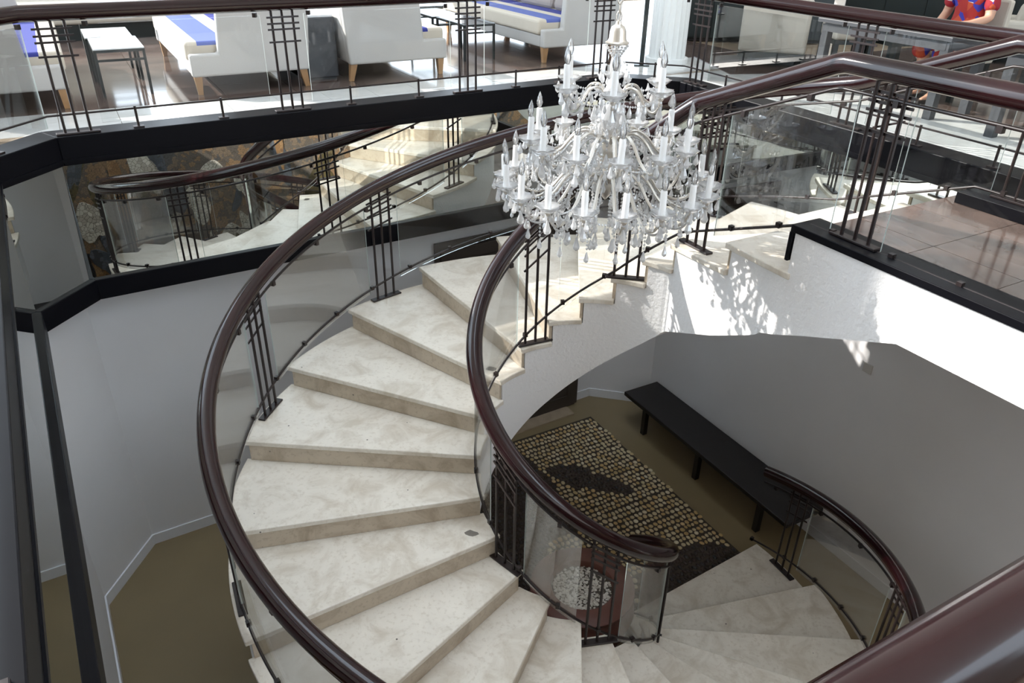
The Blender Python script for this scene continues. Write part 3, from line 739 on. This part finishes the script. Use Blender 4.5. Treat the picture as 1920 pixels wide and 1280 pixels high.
# long black bench
bn = tag(frame('bench', 2.68, 1.32, ZF), 'long low black wooden bench standing against the lower right wall', 'bench')
bevel(MB().box((0, 0, .385), (.48, 2.50, .05)).build('seat', 'black_wood', bn), .008)
for x in (-.165, .17):
    for y in (-.87, .02, .92): MB().box((x, y, .18), (.055, .055, .36)).build('leg', 'black_wood', bn)
    MB().box((x, .02, .34), (.04, 1.85, .04)).build('apron', 'black_wood', bn)
# pebble mosaic carpet
PU0, PU1, PV0, PV1 = -.30, 2.16, .19, 2.80
pm = tag(empty('pebble_mosaic', P(1.0, 1.3, ZF), TH), 'rectangular pebble mosaic set in the floor with dark fish-shaped figures', 'floor mosaic')
C0 = (1.0, 1.3)
MB().box(((PU0 + PU1) / 2 - C0[0], (PV0 + PV1) / 2 - C0[1], .003), (PU1 - PU0, PV1 - PV0, .006)).build('mortar_bed', 'mortar', pm)
def in_dark(u, v):
    du, dv = u - 1.47, v - 1.84; c_, s_ = math.cos(R(-52)), math.sin(R(-52)); x, y = du * c_ + dv * s_, -du * s_ + dv * c_
    if (x / .46) ** 2 + (y / (.13 + .05 * (x < 0))) ** 2 < 1: return True
    if u < .98 - .12 * math.sin(v * 2.2): return not ((u - .72) ** 2 / .06 + (v - .95) ** 2 / .10 < 1)
    du, dv = u - 1.55, v - .25
    return (du / .62) ** 2 + (dv / .36) ** 2 < 1
def dome(r_=1.0):
    vs = [(0, 0, .55)]; fs = []
    for i, (rr_, zz) in enumerate(((.62, .46), (1.0, .10), (1.0, -.2))):
        for k in range(8): a = 2 * math.pi * k / 8; vs.append((rr_ * math.cos(a), rr_ * math.sin(a), zz))
    for k in range(8): fs.append((0, 1 + k, 1 + (k + 1) % 8))
    for i in range(2):
        for k in range(8): fs.append((1 + i * 8 + k, 9 + i * 8 + k, 9 + i * 8 + (k + 1) % 8, 1 + i * 8 + (k + 1) % 8))
    return vs, fs
DV, DF = dome()
PEB = {c: MB().add(DV, DF).mesh('pebble', 'pebble_' + c, True) for c in ('light', 'dark')}
random.seed(11); stones = []
v = PV0 + .03; row = 0
while v < PV1 - .02:
    u = PU0 + .03 + random.uniform(0, .03); rh = random.uniform(.055, .070)
    while u < PU1 - .02:
        dk = in_dark(u, v)
        wd_ = random.uniform(.034, .058) * (.75 if dk else 1)
        if (u - .275) ** 2 + (v - .208) ** 2 > .062: stones.append((u + wd_ / 2, v + random.uniform(-.009, .009), wd_ * .46, rh * random.uniform(.36, .46), random.uniform(-.5, .5), dk))
        u += wd_ + .006
    v += rh; row += 1
camp = Vector((0, -4.076, 1.496))
def seen(s): return (-1 if (s[5]) else 0, )
vis = [s for s in stones if not s[5] and s[0] > 1.0 and (s[1] > .4)]
vis.sort(key=lambda s: (P(s[0], s[1], ZF) - camp).length / (s[2] * s[3]) ** .5)
near = set(id(s) for s in vis[:290])
rest = {'light': MB(), 'dark': MB()}; tones = {'light': [], 'dark': []}
for s in stones:
    c = 'dark' if s[5] else 'light'
    if id(s) in near:
        o = link('pebble', PEB[c], pm, (s[0] - C0[0], s[1] - C0[1], .006), (0, 0, s[4])); o.scale = (s[2], s[3], .020)
    else:
        M_ = Matrix.Rotation(s[4], 3, 'Z'); rest[c].add([M_ @ Vector((x * s[2], y * s[3], z * .020)) + Vector((s[0] - C0[0], s[1] - C0[1], .006)) for x, y, z in DV], DF); tones[c] += [random.random()] * len(DV)
for c in rest:
    o = rest[c].build('pebble_field', 'pebble_' + c, pm, True); o['kind'] = 'stuff'
    at = o.data.attributes.new('tone', 'FLOAT', 'POINT'); at.data.foreach_set('value', tones[c])
# terracotta pot with gravel
pot = tag(empty('plant_pot', (.10, .33, ZF + .006)), 'big terracotta pot filled with pale gravel inside the stair curve', 'pot')
MB().lathe([(.20, 0), (.30, .10), (.40, .26), (.43, .40), (.40, .50), (.36, .545), (.365, .56), (.41, .575), (.415, .60), (.40, .612), (.255, .612), (.245, .60), (.245, .50), (.01, .50)], 40).build('pot_body', 'terracotta', pot, 50)
gv = MB(); gt_ = []
random.seed(5)
gv.lathe([(.245, .50), (.245, .555), (.0005, .56)], 24); gt_ += [.97] * len(gv.v)
for k in range(700):
    rr_ = .235 * math.sqrt(random.random()); a = random.random() * 6.283; sx = random.uniform(.008, .015); sy = sx * random.uniform(.6, 1)
    M_ = Matrix.Rotation(random.random() * 3, 3, 'Z'); c = Vector((rr_ * math.cos(a), rr_ * math.sin(a), .560 + random.uniform(0, .006)))
    gv.add([M_ @ Vector((x * sx, y * sy, z * .010)) + c for x, y, z in DV[:17]], [f for f in DF if max(f) < 17]); gt_ += [random.random() * .88] * 17
go = gv.build('gravel', 'gravel', pot); go['kind'] = 'stuff'; at = go.data.attributes.new('tone', 'FLOAT', 'POINT'); at.data.foreach_set('value', gt_[:len(go.data.vertices)])
# wall socket and cover plate on the right lower wall
for (v_, z_, lab, nm) in ((-.14, -3.40, 'small double power socket low on the right lower wall', 'power_socket'), (.05, -1.84, 'small square cover plate high on the right lower wall', 'cover_plate')):
    o = frame(nm, 2.945, v_, z_); tag(o, lab, 'wall plate')
    bevel(MB().box((0, 0, 0), (.012, .13 if nm == 'power_socket' else .085, .085)).build('plate', 'plastic_white', o), .003)
    if nm == 'power_socket':
        for y in (-.03, .03): MB().tube([(-.004, y, 0), (-.0085, y, 0)], .02, 14).build('socket', 'plastic_white', o, 40)
    else: MB().tube([(-.005, 0, 0), (-.009, 0, 0)], .006, 8).build('screw', 'plastic_white', o, 40)
# mosaic mural on the near wall (seen in the mirrors)
mu = tag(frame('mosaic_mural', .04, -3.096, ZF), 'dark mosaic mural on the wall below the viewer, seen in the mirrors', 'mural')
MB().box((0, .015, 1.37), (4.86, .03, 2.58)).build('mosaic_ground', 'mosaic_ground', mu)
random.seed(21)
for k in range(46):
    cx_, cz_ = random.uniform(-2.3, 2.3) if k > 4 else -2.3 + k * .06, random.uniform(.3, 2.3); mt = random.choice(['mosaic_cream', 'mosaic_cream', 'mosaic_rust', 'mosaic_slate', 'mosaic_olive'])
    rx, rz_ = random.uniform(.06, .17), random.uniform(.18, .5); ph = random.random() * 6; ti_ = random.uniform(-.5, .5)
    pts = []
    for i in range(18):
        a = i * 2 * math.pi / 18; q = 1 + .25 * math.sin(2 * a + ph) + .15 * math.sin(3 * a + 2 * ph); x, z_ = rx * q * math.cos(a), rz_ * q * math.sin(a)
        pts.append((max(-2.4, min(2.4, cx_ + x * math.cos(ti_) - z_ * math.sin(ti_))), max(.1, min(2.64, cz_ + x * math.sin(ti_) + z_ * math.cos(ti_)))))
    th_ = .03 + .0006 * k
    m_ = MB(); n = len(pts)
    m_.add([(x, .02, z_) for x, z_ in pts] + [(x, th_, z_) for x, z_ in pts], [tuple(range(n)), tuple(range(2 * n - 1, n - 1, -1))] + [(i, n + i, n + (i + 1) % n, (i + 1) % n) for i in range(n)])
    m_.build('mosaic_figure', mt, mu)
# gilt picture frame leaning by the left wall (seen at the edge of the left mirror)
pf = tag(frame('wooden_frame', -2.86, -1.2, ZF, 0), 'golden wooden frame leaning on the left lower wall, seen in the mirror', 'frame')
for (y, z_, sy, sz) in ((-.55, .9, .10, 1.9), (.55, .9, .10, 1.9), (0, .05, 1.2, .10), (0, 1.8, 1.2, .10)): bevel(MB().box((0, y, z_ + .04), (.05, sy, sz)).build('frame_bar', 'golden_wood', pf), .008)
MB().box((-.012, 0, .95), (.01, 1.05, 1.7)).build('backing', 'dark_oak', pf)

# ================================================================ LOUNGE FURNITURE
def rounded(o, wdt=.03): return bevel(o, wdt, 3)
def sofa(u0, v0, length, depth, face, label, cushions=3, grey=True):
    """seat faces +u (face=1) or -u (face=-1); the near end panel stands at v0; u0 = outer side of the backrest"""
    e = tag(empty('sofa', P(u0, v0, 0), TH), label, 'sofa', 'striped lounge sofas')
    f = face; D = depth
    # L-shaped end panels
    for y0, y1 in ((0, .09), (length - .09, length)):
        poly = [(0, .155), (f * D, .155), (f * D, .34), (f * (D - .24), .34), (f * (D - .27), .68), (f * -.04, .68)]
        m_ = MB(); n = len(poly)
        m_.add([(x, y0, z_) for x, z_ in poly] + [(x, y1, z_) for x, z_ in poly], [tuple(range(n)), tuple(range(2 * n - 1, n - 1, -1))] + [(i, n + i, n + (i + 1) % n, (i + 1) % n) for i in range(n)])
        rounded(m_.build('end_panel', 'upholstery', e), .018)
    rounded(MB().box((f * D / 2, length / 2, .215), (D - .02, length - .2, .12)).build('base', 'upholstery', e), .015)
    bk_ = MB().hexa([Vector(p) for p in ((f * .0, .09, .16), (f * .16, .09, .16), (f * .16, length - .09, .16), (f * .0, length - .09, .16), (f * -.035, .09, .67), (f * .11, .09, .67), (f * .11, length - .09, .67), (f * -.035, length - .09, .67))])
    rounded(bk_.build('backrest', 'upholstery', e), .02)
    # long striped seat cushion (local x runs along the stripes' cross direction)
    xa, xb = (f * .16, f * (D + .015)); x0, x1 = min(xa, xb), max(xa, xb)
    sc_ = MB().box(((x0 + x1) / 2, length / 2, .355), (x1 - x0, length - .2, .155)).build('seat_cushion', 'striped_fabric', e); rounded(sc_, .03)
    for k in range(cushions):
        y = .09 + (k + .5) * (length - .18) / cushions
        c_ = MB().box((0, 0, 0), (.16, (length - .25) / cushions, .34)).build('back_cushion', 'cushion_grey' if grey else 'upholstery', e, False, (f * .25, y, .585)); c_.rotation_euler = (0, f * -.22, random.uniform(-.05, .05)); rounded(c_, .06)
    for x in (f * .05, f * (D - .05)):
        for y in (.07, length - .07):
            m_ = MB(); sx = -f * .03 if abs(x) < .2 else f * 0.0
            tp, bt_ = .034, .020
            m_.hexa([Vector((x + sx + a * bt_, y + b * bt_, 0)) for a, b in ((-1, -1), (1, -1), (1, 1), (-1, 1))] + [Vector((x + a * tp, y + b * tp, .16)) for a, b in ((-1, -1), (1, -1), (1, 1), (-1, 1))])
            m_.build('leg', 'oak', e)
    return e
sofa(-3.38, 3.96, 2.3, .99, 1, 'white sofa with pale blue striped seat at the far left edge')
sofa(-.42, 4.04, 2.3, 1.02, -1, 'white sofa with blue striped seat, right of the white-topped table')
sofa(-.02, 4.08, 2.3, 1.00, 1, 'white sofa turned away, standing left of the black-framed glass table')
sofa(3.16, 4.20, 2.6, .98, -1, 'white sofa with grey cushions and blue striped seat beside the column')
def framed_table(u, v, w_, d_, h_, label, mat_top, frame_mat='black_frame', t=.022, group=None):
    e = tag(empty('side_table', P(u, v, 0), TH), label, 'table', group)
    for sx in (-1, 1):
        for sy in (-1, 1): MB().box((sx * (w_ / 2 - t / 2), sy * (d_ / 2 - t / 2), (h_ - .02) / 2), (t, t, h_ - .02)).build('leg', frame_mat, e)
    for sy in (-1, 1):
        MB().box((0, sy * (d_ / 2 - t / 2), h_ - .02), (w_, t, t)).build('rail', frame_mat, e); MB().box((0, sy * (d_ / 2 - t / 2), h_ - .095), (w_ - 2 * t, t * .8, t * .8)).build('stretcher', frame_mat, e)
    for sx in (-1, 1): MB().box((sx * (w_ / 2 - t / 2), 0, h_ - .02), (t, d_ - 2 * t, t)).build('rail', frame_mat, e)
    bevel(MB().box((0, 0, h_ - .004), (w_ - .004, d_ - .004, .012)).build('top', mat_top, e), .002)
    return e
framed_table(-1.95, 4.65, .40, .68, .39, 'slim white-topped table with black legs, nearest to the balcony glass', 'white_top')
framed_table(-1.97, 5.36, .40, .62, .385, 'slim white-topped table standing behind a matching one', 'white_top')
framed_table(1.64, 5.02, .38, .72, .38, 'glass-topped table with black frame, in front of the grey-cushioned sofa', 'glass')
framed_table(1.62, 5.80, .38, .70, .375, 'glass-topped black table further back between two sofas', 'glass')
# dark glossy plant trough between the two back-to-back sofas
tr = tag(empty('planter_box', P(-.22, 4.95, 0), TH), 'dark glossy trough wedged between two back-to-back sofas', 'planter')
bevel(MB().box((0, 0, .29), (.30, 1.3, .54)).build('trough', 'slate_frame', tr), .01)
MB().box((0, 0, .567), (.27, 1.27, .02)).build('glass_lid', 'white_top', tr)
for y in (-.6, .6): MB().box((0, y, .012), (.26, .05, .024)).build('foot', 'black_frame', tr)
# beige bench sofa on black plinth at the back
def plinth_sofa(u, v, w_, label, rz=0):
    e = tag(empty('bench_sofa', P(u, v, 0), TH + rz), label, 'sofa')
    MB().box((0, 0, .09), (w_ - .1, .7, .18)).build('plinth', 'black_frame', e)
    rounded(MB().box((0, 0, .30), (w_, .82, .24)).build('seat', 'upholstery_beige', e), .04)
    b_ = MB().box((0, .34, .56), (w_, .18, .42)).build('backrest', 'upholstery_beige', e); rounded(b_, .05)
    for s in (-1, 1): rounded(MB().box((s * (w_ / 2 - .08), -.02, .44), (.16, .78, .24)).build('armrest', 'upholstery_beige', e), .05)
    return e
plinth_sofa(-2.1, 8.1, 2.0, 'beige sofa on a black plinth behind the white-topped tables')
plinth_sofa(.8, 8.2, 2.0, 'beige sofa on a black plinth far behind the glass table')
# long black cabinets in the dim back of the lounge
def cabinet(x, y, rz, w_, label, n=4):
    e = tag(empty('cabinet', (x, y, 0), rz), label, 'cabinet')
    bevel(MB().box((0, 0, .56), (w_, .5, 1.04)).build('body', 'black_frame', e), .006)
    MB().box((0, .02, .02), (w_ - .08, .44, .04)).build('plinth', 'black_wood', e)
    bevel(MB().box((0, -.01, 1.095), (w_ + .04, .54, .03)).build('worktop', 'brown_door', e), .004)
    for k in range(n):
        xx = -w_ / 2 + (k + .5) * w_ / n; d_ = MB().box((xx, -.258, .56), (w_ / n - .012, .016, 1.0)).build('door', 'black_frame', e)
        MB().box((xx + w_ / n * .38, -.272, .66), (.012, .014, .16)).build('handle', 'silver', d_)
    return e
cabinet(1.75, 7.05, R(4), 2.0, 'low black cabinet behind the cream armchair near the column')
cabinet(4.25, 7.30, R(-14), 2.4, 'long black cabinet far behind the dining table', 5)
# white fluted column and thin black pole
cl = tag(empty('column', P(3.52, 3.76, 0)), 'white fluted column at the far corner of the stairwell', 'column')
fl_ = lambda i, a: -.055 * (abs(math.cos(10 * a)) ** .5) if i not in (0, 1) else 0
MB().lathe([(.235, 0), (.235, .05), (.20, .052), (.19, ZC)], 120, fl_).build('shaft', 'column_white', cl, 30)
pl_ = tag(empty('steel_pole', P(3.13, 3.70, 0)), 'thin black steel pole standing just left of the white column', 'pole')
MB().box((0, 0, .006), (.16, .16, .012)).build('foot', 'black_frame', pl_); MB().tube([(0, 0, .01), (0, 0, ZC)], .024, 12).build('tube', 'black_frame', pl_, 40)
# armchairs on black bases
def armchair(x, y, rz, label, group=None):
    e = tag(empty('armchair', (x, y, 0), rz), label, 'armchair', group)
    for sx in (-1, 1):
        for sy in (-1, 1): MB().box((sx * .29, sy * .29, .05), (.06, .06, .10)).build('leg', 'black_frame', e)
    MB().box((0, 0, .125), (.70, .70, .06)).build('base_frame', 'black_frame', e)
    rounded(MB().box((0, .05, .26), (.46, .58, .22)).build('seat_cushion', 'upholstery_beige', e), .04)
    b_ = MB().hexa([Vector(p) for p in ((-.35, -.35, .15), (.35, -.35, .15), (.35, -.20, .15), (-.35, -.20, .15), (-.35, -.40, .70), (.35, -.40, .70), (.35, -.27, .70), (-.35, -.27, .70))])
    rounded(b_.build('backrest', 'upholstery_beige', e), .035)
    for s in (-1, 1): rounded(MB().box((s * .29, .05, .31), (.12, .60, .32)).build('armrest', 'upholstery_beige', e), .04)
    c_ = MB().box((0, 0, 0), (.40, .14, .30)).build('back_cushion', 'upholstery_beige', e, False, (0, -.14, .49)); c_.rotation_euler = (.18, 0, 0); rounded(c_, .05)
    return e
armchair(1.80, 5.30, R(-12), 'cream armchair with its back to the balcony glass, right of the column')
armchair(4.55, 6.10, R(60), 'cream armchair in the upper right corner behind the seated person')
armchair(5.35, 5.15, R(80), 'cream armchair at the far right edge of the picture')
# rug under the armchair
rg = tag(frame('floor_mat', 4.55, 3.15, .001, R(-20)), 'dark brown mat under the cream armchair by the column', 'mat')
bevel(MB().box((0, 0, .004), (1.5, 1.1, .008)).build('mat', 'brown_stone', rg), .002)
# stools / dining chairs
def stool(x, y, rz, label):
    e = tag(empty('dining_stool', (x, y, 0), rz), label, 'stool')
    rounded(MB().box((0, 0, .40), (.44, .44, .15)).build('seat', 'upholstery_beige', e), .04)
    MB().box((0, 0, .305), (.42, .42, .04)).build('seat_frame', 'black_frame', e)
    for sx in (-1, 1):
        for sy in (-1, 1): MB().box((sx * .185, sy * .185, .145), (.05, .05, .29)).build('leg', 'black_frame', e)
    return e
stool(2.50, 5.02, R(8), 'cream padded stool with black legs between armchair and dining table')
stool(3.02, 5.05, R(20), 'cream padded stool tucked behind the left end of the dining table')
stool(4.05, 3.75, R(40), 'cream padded stool at the right end of the dining table')
# dining table with cloth
dt = tag(frame('dining_table', 4.06, 1.30, 0), 'slate grey dining table under white cloths near the balcony glass', 'table')
for sx in (-1, 1):
    for sy in (-1, 1): MB().box((sx * .24, sy * .60, .30), (.07, .07, .60)).build('leg', 'slate_frame', dt)
for sx in (-1, 1): MB().box((sx * .26, 0, .575), (.035, 1.22, .07)).build('apron', 'slate_frame', dt)
for sy in (-1, 1): MB().box((0, sy * .62, .575), (.48, .035, .07)).build('apron', 'slate_frame', dt)
bevel(MB().box((0, 0, .632), (.62, 1.34, .035)).build('tabletop', 'slate_frame', dt), .004)
for (v_, sz, rz, lab) in ((1.63, .55, .15, 'white cloth lying on the left half of the dining table'), (1.02, .56, -.1, 'white cloth lying on the right half of the dining table')):
    cl_ = MB(); n = 12; pts = []
    for i in range(n + 1):
        for j in range(n + 1):
            x, y = (i / n - .5) * .54, (j / n - .5) * sz; pts.append((x, y, .006 + .012 * math.sin(9 * x + 3 * y) ** 2 + .018 * math.exp(-((x - .1) ** 2 + (y + .1) ** 2) * 40)))
    fs = [(i * (n + 1) + j, (i + 1) * (n + 1) + j, (i + 1) * (n + 1) + j + 1, i * (n + 1) + j + 1) for i in range(n) for j in range(n)]
    o = cl_.add(pts, fs).build('table_cloth', 'white_cloth', None, True, P(4.06, v_, .65)); o.rotation_euler = (0, 0, TH + rz)
    s_ = o.modifiers.new('thick', 'SOLIDIFY'); s_.thickness = .006; tag(o, lab, 'cloth')
# second dark table further along the balcony
dt2 = tag(frame('dining_table', 4.15, -.55, 0), 'second slate dining table at the right picture edge behind the rails', 'table')
for sx in (-1, 1):
    for sy in (-1, 1): MB().box((sx * .40, sy * .66, .30), (.07, .07, .60)).build('leg', 'slate_frame', dt2)
for sx in (-1, 1): MB().box((sx * .42, 0, .565), (.035, 1.3, .09)).build('apron', 'slate_frame', dt2)
bevel(MB().box((0, 0, .632), (.95, 1.5, .035)).build('tabletop', 'slate_frame', dt2), .004)
# ---------------------------------------------------------------- seated person
def skin_body(name, verts, edges, mat, parent, sub=2):
    me = bpy.data.meshes.new(name); me.from_pydata([v_[0] for v_ in verts], edges, []); o = link(name, me, parent)
    md = o.modifiers.new('skin', 'SKIN'); md.use_smooth_shade = True
    for i, v_ in enumerate(verts): me.skin_vertices[0].data[i].radius = (v_[1], v_[1] if len(v_) < 3 else v_[2]); me.skin_vertices[0].data[i].use_root = (i == 0)
    sb = o.modifiers.new('sub', 'SUBSURF'); sb.levels = sub; sb.render_levels = sub
    me.materials.append(MATS[mat]); return o
pe = tag(empty('person', P(4.83, 1.22, 0), TH + R(90)), 'seated person in a red, blue and white patterned dress at the dining table', 'person')
# local frame: +y is forward (towards the viewer's left), seat height .42
B = [((0, 0, .50), .13, .10), ((0, .0, .64), .12, .09), ((0, .01, .80), .13, .10), ((0, .02, .93), .10, .08), ((0, .03, 1.01), .05, .05), ((0, .04, 1.08), .07, .08), ((0, .04, 1.17), .075, .085), ((0, .04, 1.235), .05, .055),
     ((-.09, .06, .49), .085), ((-.10, .40, .48), .058), ((-.10, .42, .26), .050), ((-.10, .40, .08), .034), ((-.10, .46, .035), .034), ((-.10, .55, .025), .022),
     ((.09, .06, .49), .085), ((.10, .38, .48), .058), ((.11, .34, .26), .050), ((.11, .28, .09), .034), ((.11, .34, .035), .034), ((.11, .43, .025), .022),
     ((-.17, .02, .90), .052), ((-.22, .06, .70), .042), ((-.17, .26, .66), .032), ((-.15, .34, .665), .026),
     ((.17, .02, .90), .052), ((.24, -.02, .70), .042), ((.20, .16, .60), .032), ((.18, .23, .57), .026)]
Eg = [(0, 1), (1, 2), (2, 3), (3, 4), (4, 5), (5, 6), (6, 7), (0, 8), (8, 9), (9, 10), (10, 11), (11, 12), (12, 13), (0, 14), (14, 15), (15, 16), (16, 17), (17, 18), (18, 19), (3, 20), (20, 21), (21, 22), (22, 23), (3, 24), (24, 25), (25, 26), (26, 27)]
for side, wv, base, sx in ((0, 23, (-.15, .34, .665), 1), (1, 27, (.18, .23, .57), -1)):
    for fi, (dx, ln) in enumerate(((-.026, .060), (-.009, .072), (.009, .068), (.026, .055))):
        i0 = len(B); b = Vector(base)
        B.append(((b.x + dx, b.y + .05, b.z), .010)); B.append(((b.x + dx * 1.2, b.y + .05 + ln * .6, b.z - .012), .009)); B.append(((b.x + dx * 1.2, b.y + .05 + ln, b.z - .03), .008))
        Eg += [(wv, i0), (i0, i0 + 1), (i0 + 1, i0 + 2)]
    i0 = len(B); b = Vector(base); B.append(((b.x + sx * .038, b.y + .025, b.z), .011)); B.append(((b.x + sx * .055, b.y + .06, b.z - .012), .009)); Eg += [(wv, i0), (i0, i0 + 1)]
skin_body('body', B, Eg, 'skin', pe)
D_ = [((0, 0, .50), .165, .14), ((0, .0, .64), .145, .115), ((0, .01, .80), .155, .125), ((0, .02, .925), .115, .095), ((-.09, .10, .495), .115), ((-.11, .43, .485), .085), ((-.11, .46, .34), .085), ((.09, .10, .495), .115), ((.11, .41, .485), .085), ((.12, .42, .34), .085), ((-.17, .02, .90), .07), ((-.215, .05, .75), .065), ((.17, .02, .90), .07), ((.23, -.01, .75), .065)]
skin_body('dress', D_, [(0, 1), (1, 2), (2, 3), (0, 4), (4, 5), (5, 6), (0, 7), (7, 8), (8, 9), (3, 10), (10, 11), (3, 12), (12, 13)], 'patterned_cloth', pe)
skin_body('hair', [((0, -.01, 1.20), .085, .09), ((0, -.04, 1.12), .07, .08), ((0, -.05, .98), .05, .06)], [(0, 1), (1, 2)], 'hair', pe)
for s in (-1, 1):
    MB().lathe([(.001, -.012), (.012, 0), (.001, .012)], 8, c=(s * .03, .118, 1.155)).build('eye', 'plastic_white', pe, True)
    MB().box((s * .105 + .005, .50 if s < 0 else .38, .018), (.075, .24, .035)).build('shoe', 'leather_black', pe)
MB().hexa([Vector(p) for p in ((-.012, .115, 1.10), (.012, .115, 1.10), (.012, .135, 1.105), (-.012, .135, 1.105), (-.005, .11, 1.15), (.005, .11, 1.15), (.005, .12, 1.15), (-.005, .12, 1.15))]).build('nose', 'skin', pe, True)
MB().box((0, .118, 1.075), (.045, .01, .012)).build('mouth', 'mosaic_rust', pe)
# chair carrying the person
pc = tag(empty('dining_chair', P(4.83, 1.22, 0), TH + R(90)), 'cream dining chair carrying the seated person', 'chair')
bevel(MB().box((0, .06, .345), (.46, .48, .06)).build('seat', 'upholstery_beige', pc), .02)
bevel(MB().box((0, -.235, .60), (.44, .07, .48)).build('backrest', 'upholstery_beige', pc), .02)
for sx in (-1, 1):
    for sy in (-.15, .25): MB().box((sx * .19, sy, .16), (.045, .045, .32)).build('leg', 'black_frame', pc)

# ================================================================ put the lower floor at z = 0
for o in list(sc.objects):
    if o.parent is None: o.location.z += -ZF
